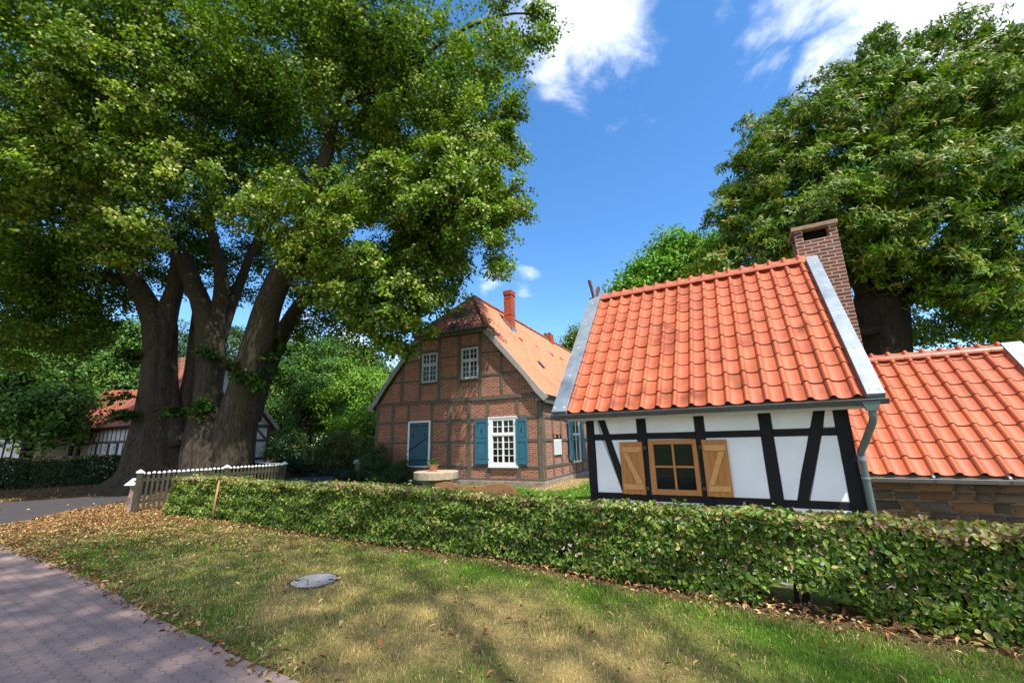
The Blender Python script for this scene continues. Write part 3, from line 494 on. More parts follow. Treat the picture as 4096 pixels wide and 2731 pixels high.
for i, (lab, lb, bs, cols, sd) in enumerate([
        ('leafy tree overhanging the far left outbuilding roof', pxl([(60, 860, 60, 26), (130, 850, 62, 27), (200, 850, 46, 33), (90, 930, 52, 25.5), (155, 915, 42, 26), (260, 855, 40, 34), (40, 960, 36, 25.5), (110, 975, 34, 25.5), (155, 960, 16, 26), (20, 900, 50, 26)]), (-30.0, 26.5), GM, 51),
        ('pale green tree behind the grey cottage roof, left of the linden stems', pxl([(270, 850, 60, 33), (220, 780, 60, 34), (300, 780, 56, 34), (300, 880, 36, 33), (190, 820, 40, 34), (130, 790, 60, 36)]), (-33, 34.5), GM, 52),
        ('bluish green tree seen between the two linden trunks', pxl([(400, 790, 56, 44), (430, 840, 50, 44), (520, 790, 50, 45), (540, 860, 46, 45), (460, 850, 40, 44), (580, 840, 40, 46)]), (-39, 46), [(.07, .135, .06), (.055, .11, .05), (.10, .165, .08)], 53),
        ('tree behind the cottage gable, right of the thickest leaning stem', pxl([(630, 850, 44, 41), (640, 900, 40, 41), (650, 940, 34, 40), (655, 980, 30, 40), (665, 1010, 22, 38)]), (-26, 38), GM, 54),
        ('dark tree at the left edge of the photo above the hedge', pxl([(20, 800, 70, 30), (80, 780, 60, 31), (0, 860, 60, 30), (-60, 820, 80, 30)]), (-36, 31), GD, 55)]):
    tree('background_tree', lab, lb, bs, 5, .3, 2200, 12, .24, .18, cols, (3, 3, 2, 1)[:len(cols)], sd, 'trees behind the cottage')
# continuous woodland far off
rs = np.random.RandomState(5); fl_ = []
for k in range(90):
    a = R(-62+124*k/89); D = rs.uniform(75, 110); fl_.append((D*math.sin(a), D*math.cos(a), rs.uniform(3, 7), rs.uniform(4, 7)))
o = crown('woodland', None, fl_, 7000, 8, .8, .6, GM, (3, 4, 1, 3), 60, M['leaf_far'], 1.2, .6, .7, .5, .5, .2, .2); tag(o, 'distant belt of green woodland closing the horizon', 'woodland', kind='stuff')

# ---------------------------------------------------------------- hedges
def hedge(name, label, line, h0, h1, thick, n, Ln, Wd, cols, wts, seed, mat, gaps=False, tilt=0, nstem=30, full=True):
    rs = np.random.RandomState(seed); line = np.array(line); seg = np.diff(line, axis=0); sl_ = np.hypot(*seg.T); cum = np.concatenate([[0], np.cumsum(sl_)]); T = cum[-1]
    def P_(s):
        i = np.clip(np.searchsorted(cum, s, 'right')-1, 0, len(seg)-1); d = seg[i]/sl_[i][:, None]; return line[i]+d*(s-cum[i])[:, None], d, np.stack([-d[:, 1], d[:, 0]], 1)
    t = thing(name, label, 'hedge', (line[0][0], line[0][1], 0))
    # density weights: near camera end leaves are the same size so sample uniformly
    s = rs.uniform(0, T, n); p, d, nn_ = P_(s); w_ = rs.uniform(0, 1, n); hh = h0+(h1-h0)*s/T+.05*snoise(np.stack([s, s*0], 1), 2.2, seed)+.035*snoise(np.stack([s, w_], 1), 9., seed+1)
    kind = rs.rand(n); w = rs.uniform(0, thick, n); z = rs.uniform(.02, 1, n)*hh
    q = kind < .44; w[q] = np.abs(rs.normal(0, .05, q.sum())); q2 = (kind > .44) & (kind < .56); w[q2] = thick-np.abs(rs.normal(0, .05, q2.sum())); q3 = (kind > .56) & (kind < .80); z[q3] = hh[q3]-np.abs(rs.normal(0, .035, q3.sum()))
    bul = .09*snoise(np.stack([s, z*2.5], 1), 4., seed+3); w = w-bul*(1-w/thick)+.13*(z/hh-.45)*(w < thick*.5)
    tall = rs.rand(n) < .03; z[tall] += rs.uniform(0, .11, tall.sum())*(snoise(np.stack([s, s*0], 1), 6., 3)[tall] > 0)
    keep = np.ones(n, bool)
    if gaps:
        g_ = snoise(np.stack([s, z*1.4], 1), 3.2, seed+5)+.5*snoise(np.stack([s, z], 1), 9., seed+6); lo = np.clip((.42-z)/.3, 0, 1)*.35*np.clip((s/T-.25)*5, 0, 1)+np.clip((s-.6*T)/(.4*T), 0, 1)*.75; hi_ = (z > hh*.78)
        keep = (g_ > -1.5+lo*1.35) | (hi_ & (g_ > -1.3)); keep &= ~((z < .13+.05*bul*10) & (rs.rand(n) < .12))
    C = np.column_stack([p+nn_*w[:, None], z])[keep]; nk = keep.sum()
    outw = np.column_stack([-nn_, np.full(n, .0)])[keep]; ww = w[keep]/thick; zz = (z/hh)[keep]
    Nv = outw*np.where(ww < .6, .65, -.65)[:, None]+np.array([.25, 0, .75])*(.45+.5*(zz > .9))[:, None]+rs.normal(size=(nk, 3))*.5
    td = np.column_stack([rs.normal(size=(nk, 2))*.7, -np.abs(rs.normal(size=nk))*.8+.1])
    col = palette(nk, cols, wts, rs, .2); top = (zz > .90) & (rs.rand(nk) < .24+.45*(snoise(C[:, :2], 1.5, seed+8) > .25)); col[top] = palette(top.sum(), [(.34, .23, .12), (.40, .38, .12), (.22, .13, .07)], (1, 1.4, .8), rs)
    un(leaf_mesh('foliage', C, Nv, Ln*rs.uniform(.6, 1.35, nk), Wd*rs.uniform(.6, 1.3, nk), np.clip(col, .003, 1), M[mat], t, rs, .16, td, full, .12), t)
    for k in range(nstem):
        mb = MB()
        sv = np.array([T*(k+.5+rs.uniform(-.3, .3))/nstem]); p, d, nv = P_(sv); b0 = np.array([*(p[0]+nv[0]*thick*rs.uniform(.35, .6)), -.03]); r0 = rs.uniform(.012, .026)*(1.35 if sv[0] > .8*T else 1)
        m1 = b0+[rs.normal()*.05, rs.normal()*.05, .4]; m2 = m1+[rs.normal()*.06, rs.normal()*.06, .42]; mb.tube([b0, m1, m2], [r0, r0*.8, r0*.4], 7)
        for j in range(4):
            st = b0+(m1-b0)*rs.uniform(.4, 1); e = st+np.array([*(d[0]*rs.choice([-1, 1])*rs.uniform(.15, .4)+nv[0]*rs.normal()*.12), rs.uniform(.05, .35)]); mb.tube([st, (st+e)/2+[0, 0, -.02], e], [r0*.45, r0*.3, r0*.15], 5)
        un(mb.build('stem', M['bark_dark'], t, smooth=True), t)
    return t
GH = [(.150, .235, .024), (.105, .185, .022), (.21, .28, .045), (.055, .11, .018), (.40, .36, .11)]
HH = hedge('hornbeam_hedge', 'long trimmed hornbeam hedge crossing the photo in front of the white cottage', HEDGE, .905, .815, .55, 70000, .068, .042, GH+[(.30, .18, .07)], (3.6, 4, 2.8, 2.6, 1.0, .35), 71, 'leaf_hedge', True, nstem=52)
for (sx_, sy_, r_) in ((4.28, 3.80, .05), (3.72, 4.12, .035), (2.9, 4.72, .028), (.2, 6.6, .028), (1.3, 5.85, .028)):
    mb = MB(); mb.tube([(sx_, sy_, -.05), (sx_+.03, sy_, .3), (sx_-.02, sy_+.03, .62), (sx_-.07, sy_+.02, .80)], [r_*1.25, r_, r_*.85, r_*.5], 9, True, lambda th, t: 1+.12*math.sin(3*th+5*t)); mb.tube([(sx_+.02, sy_, .4), (sx_-.2, sy_+.08, .52), (sx_-.42, sy_+.16, .60)], [r_*.5, r_*.35, r_*.15], 6); mb.tube([(sx_, sy_, .55), (sx_+.18, sy_-.08, .66), (sx_+.30, sy_-.16, .74)], [r_*.45, r_*.3, r_*.15], 6)
    un(mb.build('stem', M['bark'], HH, smooth=True), HH)
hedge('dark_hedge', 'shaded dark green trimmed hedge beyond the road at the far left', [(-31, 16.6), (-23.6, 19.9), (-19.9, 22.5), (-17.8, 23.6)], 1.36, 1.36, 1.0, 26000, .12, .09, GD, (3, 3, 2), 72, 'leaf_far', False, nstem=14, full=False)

# ---------------------------------------------------------------- roofs
def pantiles(name, parent, mat, ncol, nrow, cw, exp, mapf, seed, base, var=.08, roll=.048, seg=8, lip=.02, segroll=4, clip=None):
    """mapf(x along eave, v up the slope, h above the slope) -> xyz ; one mesh of overlapping tiles"""
    rs = np.random.RandomState(seed); ts = list(np.linspace(0, .34, segroll+1))+list(np.linspace(.34, 1, seg-segroll+1))[1:]
    def prof(t): return roll*math.sin(math.pi*t/.34)**.75 if 0 < t < .34 else -.020*math.sin(math.pi*max(t-.34, 0)/.66)**.8
    V = []; Fc = []; Cc = []; m = len(ts)
    for r_ in range(nrow):
        for c_ in range(ncol):
            if clip and not clip((c_+.5)*cw, (r_+.5)*exp): continue
            col = np.array(base)*(1+var*rs.normal())*(1+.02*rs.normal(size=3)); dz = rs.normal()*.002; dv = rs.normal()*.003; b0 = len(V)
            v0 = r_*exp+dv; v1 = v0+exp+.03
            for t in ts:
                h = prof(t)+dz; x = (c_+t*1.02)*cw
                V += [mapf(x, v0, h+lip), mapf(x, v1, h+.004), mapf(x, v0+.003, h+lip-.022), mapf(x, v0, h+lip)]
            for i in range(m-1):
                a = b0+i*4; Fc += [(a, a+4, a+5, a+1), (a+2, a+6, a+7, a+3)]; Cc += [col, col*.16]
    return np_mesh(name, np.array(V), np.array(Fc), mat, parent, col=np.clip(np.array(Cc), 0, 1), smooth=True)

# ---------------------------------------------------------------- small white half-timbered house
SA = R(-29.284); P_s = (1.363, 8.0)
sh_ = thing('timbered_cottage', 'small white cottage with black timbers and bright orange tiled roof behind the hedge', 'house', (*P_s, 0), SA)
HW, DEP, EZ = 3.89, 4.5, 2.10; TH = R(48.5); EO = .37     # wall length, depth, eave height, pitch, overhang
MB().box(.03, .03, 0, HW-.03, DEP-.03, 2.12).prism([(.03, 2.1), (DEP/2, 2.1+(DEP/2-.03)*math.tan(TH)), (DEP-.03, 2.1)], .03, HW-.03, 'yz').build('wall', M['plaster'], sh_)
def panel(pts, y0=.03, y1=.004, ins=.012):
    return MB().prism(pts, y1, y0+.02)
def beam(nm, x0, z0, x1, z1, w, mat='timber_dark', parent=sh_, y0=-.012, y1=.06, jit=.007, horiz=False):
    """member from (x0,z0) to (x1,z1) with face width w"""
    dx, dz = x1-x0, z1-z0; l = math.hypot(dx, dz); nx_, nz_ = -dz/l*w/2, dx/l*w/2; n = max(2, int(l/.35)); rr = random.Random(int((x0*13+z0*7+x1*3)*1000)); a = []; b = []
    for i in range(n+1):
        t = i/n; px, pz = x0+dx*t, z0+dz*t; j1 = rr.uniform(-jit, jit); j2 = rr.uniform(-jit, jit)
        a.append((px+nx_*(1+j1/w*2), pz+nz_*(1+j1/w*2))); b.append((px-nx_*(1+j2/w*2), pz-nz_*(1+j2/w*2)))
    return MB().prism(a+b[::-1], y0, y1).build(nm, M[mat], parent, bevel=.006)
# plaster panels, slightly proud with soft edges
pan = [[(.145, 1.748), (.25, 1.748), (.20, 2.09), (.145, 2.09)], [(.40, 1.748), (.925, 1.748), (.925, 2.09), (.33, 2.09)], [(1.085, 1.748), (1.868, 1.748), (1.868, 2.09), (1.085, 2.09)], [(2.018, 1.748), (2.797, 1.748), (2.797, 2.09), (2.018, 2.09)],
       [(2.967, 1.755), (3.452, 1.755), (3.555, 2.09), (2.967, 2.09)], [(3.60, 1.76), (3.74, 1.76), (3.745, 2.09), (3.665, 2.09)],
       [(.15, .745), (.595, .745), (.29, 1.643), (.15, 1.643)], [(.64, 1.0), (.915, .745), (.915, 1.643), (.45, 1.643)], [(2.02, .745), (2.795, .745), (2.797, 1.645), (2.02, 1.645)],
       [(2.965, .74), (3.155, .74), (3.405, 1.643), (2.965, 1.643)], [(3.285, .742), (3.742, .742), (3.742, 1.643), (3.56, 1.643)]]
for pp in pan: MB().prism(pp, -.010, .05).build('plaster_panel', M['plaster'], sh_, bevel=.010)
MB().prism([(.1, .30), (3.8, .30), (3.8, .632), (.1, .632)], -.006, .05).build('plaster_panel', M['plaster'], sh_, bevel=.008)
MB().box(-.02, -.03, -.05, HW+.02, .2, .16).build('plinth', M['plinth'], sh_, bevel=.01)
Y0 = -.018
for nm, a in [('post', (.068, .16, .068, 2.12, .136)), ('post', (1.0, .16, 1.0, 2.12, .155)), ('post', (1.944, .16, 1.944, 2.12, .148)), ('post', (2.882, .16, 2.882, 2.12, .165)), ('post', (3.818, .16, 3.818, 2.12, .148))]: beam(nm, *a, y0=Y0)
for nm, a in [('brace', (.265, 2.12, .66, .72, .125)), ('brace', (3.62, 2.12, 3.19, .72, .145)), ('brace', (2.3, .2, 2.0, .62, .11))]: beam(nm, *a, y0=Y0+.004)
for x0, x1 in ((.136, .922), (1.078, 1.87), (2.018, 2.80), (2.965, 3.744)):
    beam('rail', x0, 1.697, x1, 1.697, .104, y0=Y0+.007); beam('sill_beam', x0, .687, x1, .687, .104, y0=Y0+.007); beam('rail', x0, .22, x1, .22, .12, y0=Y0+.007)
MB().box(HW, -.016, .16, HW+.03, .2, 2.3).build('post', M['timber_dark'], sh_, bevel=.006)
bm_ = MB(); rr = random.Random(4)
for x, z in [(.07, .69), (.16, .69), (.95, .69), (1.03, .60), (1.03, .68), (1.92, .66), (1.99, .68), (2.84, .70), (2.93, .70), (2.87, 1.45), (2.90, 1.25), (3.80, 1.30), (3.82, 1.12), (3.83, 1.68), (3.80, .68), (.03, 1.56), (2.86, 1.7), (3.78, 1.00)]:
    MB().tube([(x, Y0-.022, z), (x, Y0+.01, z)], .016, 10).build('bolt', M['iron'], sh_)
# window and shutters
MBw = MB()
MBw.box(1.097, -.035, .747, 1.18, .03, 1.63).box(1.797, -.035, .747, 1.864, .03, 1.63).box(1.18, -.035, 1.555, 1.797, .03, 1.63).box(1.18, -.035, .747, 1.797, .03, .832)
wf = MBw.build('window', M['oak'], sh_, bevel=.005); MB().box(1.472, -.03, .832, 1.506, .02, 1.555).box(1.18, -.028, 1.176, 1.472, .02, 1.208).box(1.506, -.028, 1.176, 1.797, .02, 1.208).build('glazing_bar', M['oak'], wf, bevel=.003)
MB().box(1.18, -.006, .832, 1.797, .012, 1.555).build('pane', M['glass'], wf)
def zshutter(x0, x1, z0, z1, flip):
    w = (x1-x0)/4; mb = MB()
    for i in range(4): mb.box(x0+w*i+.0015, -.058, z0+random.Random(i).uniform(0, .006), x0+w*(i+1)-.0015, -.036, z1)
    s = mb.build('shutter', M['oak'], sh_, bevel=.003); m2 = MB(); a, b_ = x0+.03, x1-.025
    m2.box(a, -.078, z1-.175, b_, -.058, z1-.085).box(a, -.078, z0+.08, b_, -.058, z0+.17)
    if not flip: m2.prism([(a+.02, z1-.18), (a+.10, z1-.18), (b_-.01, z0+.175), (b_-.11, z0+.175)], -.076, -.058)
    else: m2.prism([(b_-.02, z1-.18), (b_-.11, z1-.18), (a+.01, z0+.175), (a+.09, z0+.175)], -.076, -.058)
    m2.build('brace', M['oak_brace'], s, bevel=.004); m3 = MB()
    for zz in (z1-.13, z0+.125):
        for i in range(6): m3.tube([(a+.03+i*(b_-a-.06)/5, -.0795, zz+.018*(-1)**i), (a+.03+i*(b_-a-.06)/5, -.076, zz+.018*(-1)**i)], .004, 6)
    m3.build('nails', M['iron'], s)
zshutter(.605, 1.0, .735, 1.605, False); zshutter(1.945, 2.315, .747, 1.62, True)
mh = MB()
for x, z in ((1.03, 1.5), (1.03, .84), (1.92, 1.5), (1.92, .86)): MB().box(x-.03, -.05, z-.03, x+.03, -.018, z+.03).build('hinge', M['rust'], sh_, bevel=.004)
# roof
cT, sT = math.cos(TH), math.sin(TH); SLOPE = (DEP/2+EO)/cT
def mroof(x, v, h): return (x-.235, -EO+v*cT-h*sT, EZ+v*sT+h*cT+.038)
roof = MB().prism([(-EO-.0, EZ-.06), (DEP/2, EZ-.06+(DEP/2+EO)*math.tan(TH)), (DEP+EO, EZ-.06), (DEP+EO, EZ-.0), (DEP/2, EZ-.0+(DEP/2+EO)*math.tan(TH)), (-EO, EZ)], -.30, 4.2, 'yz').build('roof', M['timber_grey'], sh_)
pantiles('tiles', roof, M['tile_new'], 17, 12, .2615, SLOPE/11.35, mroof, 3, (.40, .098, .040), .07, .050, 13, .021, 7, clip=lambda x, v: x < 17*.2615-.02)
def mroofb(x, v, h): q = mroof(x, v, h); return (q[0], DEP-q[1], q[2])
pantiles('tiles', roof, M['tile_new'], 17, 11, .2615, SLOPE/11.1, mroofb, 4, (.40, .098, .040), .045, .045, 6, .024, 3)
zr = EZ+SLOPE*sT
mb = MB()
for i in range(11):      # ridge tiles
    x0 = -.25+i*.385; pts = []
    for k in range(9): a = math.pi*k/8; pts.append((DEP/2+math.cos(a)*.135, zr-.01+math.sin(a)*.105))
    mb.prism(pts, x0, x0+.395, 'yz'); mb.prism([(DEP/2+(p[0]-DEP/2)*1.05, p[1]+.003) for p in pts], x0+.345, x0+.395, 'yz')
mb.build('ridge_tiles', M['terracotta'] if 0 else m_plain('ridge_clay', (.42, .11, .055), (.34, .085, .045), 9, .4), roof, smooth=False)
def slab(nm, xa, xb, h0, h1, v0, v1, mat, parent, bev=.004, f=mroof):
    o0 = -.0; V = [f(xa+.235, v0, h0), f(xb+.235, v0, h0), f(xb+.235, v1, h0), f(xa+.235, v1, h0), f(xa+.235, v0, h1), f(xb+.235, v0, h1), f(xb+.235, v1, h1), f(xa+.235, v1, h1)]
    return MB().add(V, [(0, 3, 2, 1), (4, 5, 6, 7), (0, 1, 5, 4), (1, 2, 6, 5), (2, 3, 7, 6), (3, 0, 4, 7)]).build(nm, mat, parent, bevel=bev)
for xa, xb in ((-.50, -.215), (4.085, 4.28)):
    for k in range(4):
        slab('verge_flashing', xa, xb, -.11, .095-.002*(k % 2), -.04+k*(SLOPE+.06)/4, -.04+(k+1)*(SLOPE+.06)/4, M['zinc'], roof)
    s_ = MB()
    for k in range(5):
        for xx in ((xa+.05, xb-.05) if k == 0 else ((xa+xb)/2,)):
            v = .05+k*SLOPE/4.4; MB().tube([mroof(xx+.235, v, .094), mroof(xx+.235, v, .106)], .013, 8).build('screw', M['white_paint'], roof)
    slab('verge_flashing', xa, xb, -.11, .095, -.04, SLOPE, M['zinc'], roof, f=lambda x, v, h: (mroof(x, v, h)[0], DEP-mroof(x, v, h)[1], mroof(x, v, h)[2]))
MB().prism([(-EO+.02, 2.0), (.02, 2.0), (.02, 2.14), (-EO+.02, 2.06)], -.22, 4.08, 'yz').build('soffit', M['soffit'], sh_)
# gutter
def gutter(mb, x0, x1, y, z, r, n=9):
    pts = [(y+math.cos(math.pi+math.pi*k/n)*r, z+math.sin(math.pi+math.pi*k/n)*r) for k in range(n+1)]; inn = [(y+(p[0]-y)*.93, z+(p[1]-z)*.93+.001) for p in pts][::-1]
    mb.prism(pts+inn, x0, x1, 'yz'); mb.tube([(x0, y-r, z), (x1, y-r, z)], .009, 8)
    mb.prism(pts, x0-.004, x0, 'yz'); mb.prism(pts, x1, x1+.004, 'yz')
gm_ = MB(); gutter(gm_, -.50, 4.29, -EO-.075, EZ-.005, .066); gt = gm_.build('gutter', M['zinc_dark'], sh_)
gb = MB()
for k in range(6):
    x = -.15+k*.82; pts = [(-EO-.075+math.cos(math.pi+math.pi*j/9)*.071, EZ-.005+math.sin(math.pi+math.pi*j/9)*.071) for j in range(10)]; pin = [(-EO-.075+(p[0]+EO+.075)*.95, EZ-.005+(p[1]-EZ+.005)*.95) for p in pts][::-1]; MB().prism(pts+pin, x, x+.03, 'yz').build('bracket', M['zinc_dark'], gt)
dp = MB(); gy_ = -EO-.075
def frus(mb, x0, x1, z1, x2, x3, z0, y, d1, d0): mb.add([(x2, y-d0, z0), (x3, y-d0, z0), (x3, y+d0, z0), (x2, y+d0, z0), (x0, y-d1, z1), (x1, y-d1, z1), (x1, y+d1, z1), (x0, y+d1, z1)], [(0, 3, 2, 1), (4, 5, 6, 7), (0, 1, 5, 4), (1, 2, 6, 5), (2, 3, 7, 6), (3, 0, 4, 7)])
frus(dp, 3.99, 4.22, 2.10, 4.055, 4.155, 1.95, gy_, .06, .052)
dp.tube([(4.105, gy_, 1.96), (4.105, gy_, 1.87), (4.09, gy_+.03, 1.80), (3.99, -.16, 1.50), (3.955, -.10, 1.42), (3.955, -.085, 1.36), (3.955, -.085, -.02)], [.044]*7, 16)
d_ = dp.build('downpipe', M['pipe_green'], sh_, smooth=True); d_.modifiers.new('e', 'EDGE_SPLIT').split_angle = R(50)
MB().tube([(3.955, -.085, 1.06), (3.955, -.085, 1.085)], .052, 16).tube([(3.955, -.085, 1.30), (3.955, -.085, 1.36)], .048, 16).box(3.95, -.085, 1.062, 3.96, 0, 1.083).build('pipe_clip', M['zinc'], d_)
# carved gable boards
fin = thing('gable_finial', 'pair of carved brown gable boards crossing at the left roof peak of the white cottage', 'roof ornament', (*P_s, 0), SA)
hx = -.36
MB().prism([(DEP/2-.02, zr-.05), (DEP/2-.10, zr+.12), (DEP/2-.22, zr+.30), (DEP/2-.33, zr+.40), (DEP/2-.36, zr+.47), (DEP/2-.30, zr+.50), (DEP/2-.22, zr+.49), (DEP/2-.12, zr+.38), (DEP/2-.03, zr+.2), (DEP/2+.08, zr-.02)], hx-.055, hx-.012, 'yz').build('carved_board', m_wood('carved', (.16, .075, .04), (.09, .04, .025), (6, 6, 3)), fin)
MB().prism([(DEP/2+.02, zr-.05), (DEP/2+.10, zr+.12), (DEP/2+.22, zr+.30), (DEP/2+.33, zr+.40), (DEP/2+.36, zr+.47), (DEP/2+.30, zr+.50), (DEP/2+.22, zr+.49), (DEP/2+.12, zr+.38), (DEP/2+.03, zr+.2), (DEP/2-.08, zr-.02)], hx-.008, hx+.035, 'yz').build('carved_board', bpy.data.materials['carved'], fin)
# chimney at the right gable
x0, x1, y0c, y1c = 4.0, 4.735, DEP/2+.20, DEP/2+.78
chm = MB().box(x0, y0c, 0, x1, y1c, 5.62)
for xa, xb in ((x0, x0+.15), (x1-.145, x1)):
    for ya, yb in ((y0c, y0c+.12), (y1c-.12, y1c)): chm.box(xa, ya, 5.62, xb, yb, 5.86)
chn = chm.build('chimney', M['brick_new'], sh_)
MB().box(x0+.16, y0c+.13, 5.621, x1-.16, y1c-.13, 5.855).build('flue', M['dark'], chn)
MB().prism([(y0c-.05, 5.86), (y1c+.04, 5.86), (y1c+.04, 5.95), (y0c-.05, 5.95)], x0-.045, x1+.03, 'yz').build('chimney_cap', m_plain('cap_stone', (.36, .24, .16), (.22, .14, .10), 9, .9, .2, 0, .8, .02), chn, bevel=.012)
fl = MB().box(3.93, y0c-.24, 4.99, 4.34, y0c-.001, 5.01).box(3.93, y0c-.03, 5.01, 4.34, y0c-.003, 5.10).box(3.90, y0c-.26, 4.93, 3.925, y0c+.2, 5.08).build('flashing', M['zinc'], chn, bevel=.003)
MB().prism([(y0c-.34, 4.72), (y0c-.2, 4.95), (y0c-.2, 5.0), (y0c-.36, 4.77)], 3.72, 4.07, 'yz').build('lead_apron', m_plain('lead', (.20, .21, .23), (.13, .14, .155), 8, .5), chn)

# ---------------------------------------------------------------- stone annex
ax = thing('stone_annex', 'low stone bakehouse with orange tiled roof at the right edge behind the hedge', 'outbuilding', (*P_s, 0), SA)
AO = 1.3; AZ0 = .985; AT = R(46); ASL = 2.02/math.cos(AT); AX0, AX1 = 3.93, 6.85
def maf(x, v, h): return (x+AX0, AO+v*math.cos(AT)-h*math.sin(AT), AZ0+v*math.sin(AT)+h*math.cos(AT)+.038)
zra = AZ0+ASL*math.sin(AT)
MB().box(3.93, AO+.26, -.05, 7.3, AO+3.7, 1.05).prism([(AO+.26, 1.05), (AO+2.02, zra-.1), (AO+3.7, 1.05)], 4.68, 7.1, 'yz').build('wall', M['stone_wall'], ax)
rw = np.random.RandomState(31); Vs = []; Fs = []; Cs = []; z_ = .0
while z_ < 1.0:
    hc = rw.uniform(.09, .17); x_ = 3.95+rw.uniform(-.1, 0)
    while x_ < 7.3:
        wd = rw.uniform(.14, .46)*(1.15 if hc > .12 else .9); g_ = .011; pr_ = rw.uniform(.012, .04); b0 = len(Vs); xa, xb, za, zb = x_+g_, x_+wd-g_, z_+g_, z_+hc-g_; ym = AO+.26
        jj = lambda a=.016: rw.uniform(-a, a)
        o4 = [(xa+jj(), za+jj()), (xb+jj(), za+jj()), (xb+jj(), zb+jj()), (xa+jj(), zb+jj())]; m8 = []
        for q in range(4):
            p, r2 = o4[q], o4[(q+1) % 4]; m8 += [p, ((p[0]+r2[0])/2+jj(.008), (p[1]+r2[1])/2+jj(.010))]
        cx_, cz2 = (xa+xb)/2, (za+zb)/2
        Vs += [(p[0], ym+.01, p[1]) for p in m8]+[(cx_+(p[0]-cx_)*.90, ym-pr_*.8+jj(.006), cz2+(p[1]-cz2)*.80) for p in m8]+[(cx_, ym-pr_-.004, cz2)]
        col = np.array([[.10, .075, .05], [.17, .09, .038], [.12, .09, .058], [.07, .056, .042], [.15, .095, .045], [.09, .072, .055]][rw.randint(6)])*rw.uniform(.6, 1.1)
        for q in range(8):
            Fs += [(b0+q, b0+(q+1) % 8, b0+8+(q+1) % 8, b0+8+q)]; Cs.append(col)
        for q in range(0, 8, 2):
            Fs += [(b0+8+q, b0+8+(q+1) % 8, b0+8+(q+2) % 8, b0+16)]; Cs.append(col)
        x_ += wd
    z_ += hc
np_mesh('masonry', np.array(Vs), np.array(Fs), m_tile('field_stone', None, .9, ((.05, .04, .03), .5, .8), 9), ax, col=np.clip(np.array(Cs), 0, 1))
ar = MB().prism([(AO, AZ0-.05), (AO+2.02, zra-.05), (AO+4.04, AZ0-.05), (AO+4.04, AZ0), (AO+2.02, zra), (AO, AZ0)], 4.68, 7.15, 'yz').prism([(AO, AZ0-.05), (AO+1.14, AZ0-.05+1.14*math.tan(AT)), (AO+1.14, AZ0+1.14*math.tan(AT)), (AO, AZ0)], 3.93, 4.68, 'yz').build('roof', M['timber_grey'], ax)
pantiles('tiles', ar, M['tile_new'], 12, 9, .262, ASL/8.6, maf, 6, (.40, .098, .041), .07, .051, 13, .021, 7, clip=lambda x, v: (x > .82 or v < 1.62) and v < ASL)
pantiles('tiles', ar, M['tile_new'], 12, 8, .262, ASL/8.1, lambda x, v, h: (maf(x, v, h)[0], 2*AO+4.04-maf(x, v, h)[1], maf(x, v, h)[2]), 7, (.40, .098, .041), .045, .05, 6, .024, 3, clip=lambda x, v: x > .72)
mb = MB()
for i in range(6):
    xx = 4.72+i*.40; pts = [(AO+2.02+math.cos(math.pi*k/8)*.12, zra-.008+math.sin(math.pi*k/8)*.11) for k in range(9)]; mb.prism(pts, xx, xx+.41, 'yz'); mb.prism([(AO+2.02+(p[0]-AO-2.02)*1.05, p[1]+.003) for p in pts], xx+.36, xx+.41, 'yz')
mb.build('ridge_tiles', bpy.data.materials['ridge_clay'], ar)
for k in range(3): slab('verge_flashing', AX1-AX0-.235, AX1-AX0+.03, -.11, .10-.002*(k % 2), -.04+k*(ASL+.1)/3, -.04+(k+1)*(ASL+.1)/3, M['zinc'], ar, f=maf)
s_ = MB()
for k in range(4): MB().tube([maf(AX1-AX0+.13, .15+k*ASL/3.6, .098), maf(AX1-AX0+.13, .15+k*ASL/3.6, .112)], .014, 8).build('screw', M['white_paint'], ar)
gm_ = MB(); gutter(gm_, 4.0, 7.0, AO-.07, AZ0-.01, .065); g2 = gm_.build('gutter', m_plain('gutter_brown', (.20, .18, .17), (.15, .14, .13), 7, .45, .5, .3), ax)
gb = MB()
for x in (4.95, 5.75, 6.55): MB().tube([(x, AO-.07, AZ0-.01), (x+.03, AO-.07, AZ0-.01)], .07, 16).build('bracket', M['zinc_dark'], g2)

# ---------------------------------------------------------------- brick farmhouse
BA = R(-25.2334); P_b = (1.11, 16.478)
bh = thing('brick_farmhouse', 'old half-timbered brick farmhouse with orange roof and blue shutters in the middle', 'house', (*P_b, 0), BA)
BW, BL = 8.40, 27.; RS = math.tan(R(50.6)); BEZ = 3.40; RX = -BW/2; HZ = 6.45; RZ = 8.75; RD = 1.95
half = BW/2+.15
def hz_(x): return BEZ+.02+(half-abs(x-RX))*RS      # roof height at x
bw_ = MB().box(-BW, 0, .18, 0, BL, 3.4)
ins = .10; zt = HZ-.05; xt = half-(zt-BEZ)/RS-ins
bw_.prism([(RX-half+.16, 3.35), (RX+half-.16, 3.35), (RX+xt, zt), (RX-xt, zt)], 0.002, BL, 'xz').build('wall', M['brick_old'], bh)
MB().box(-BW-.03, -.06, -.1, .05, BL, .17).build('plinth', M['plinth'], bh, bevel=.02)
TG = 'timber_grey'
def tb(nm, x0, z0, x1, z1, w, y0=-.03): return beam(nm, x0, z0, x1, z1, w, TG, bh, y0, .03, .008)
for xc, w, zb, zt_ in [(-8.31, .15, .25, 3.36), (-7.39, .17, .25, 3.36), (-6.49, .12, 2.62, 3.36), (-6.50, .10, .25, .66), (-5.20, .12, .25, 3.36), (-4.27, .19, .25, 3.36), (-3.28, .18, .25, 3.36), (-2.40, .14, .25, 3.36), (-1.05, .14, 2.64, 3.36), (-1.03, .14, .25, .66), (-.10, .20, .25, 3.36)]: tb('post', xc, zb, xc, zt_, w)
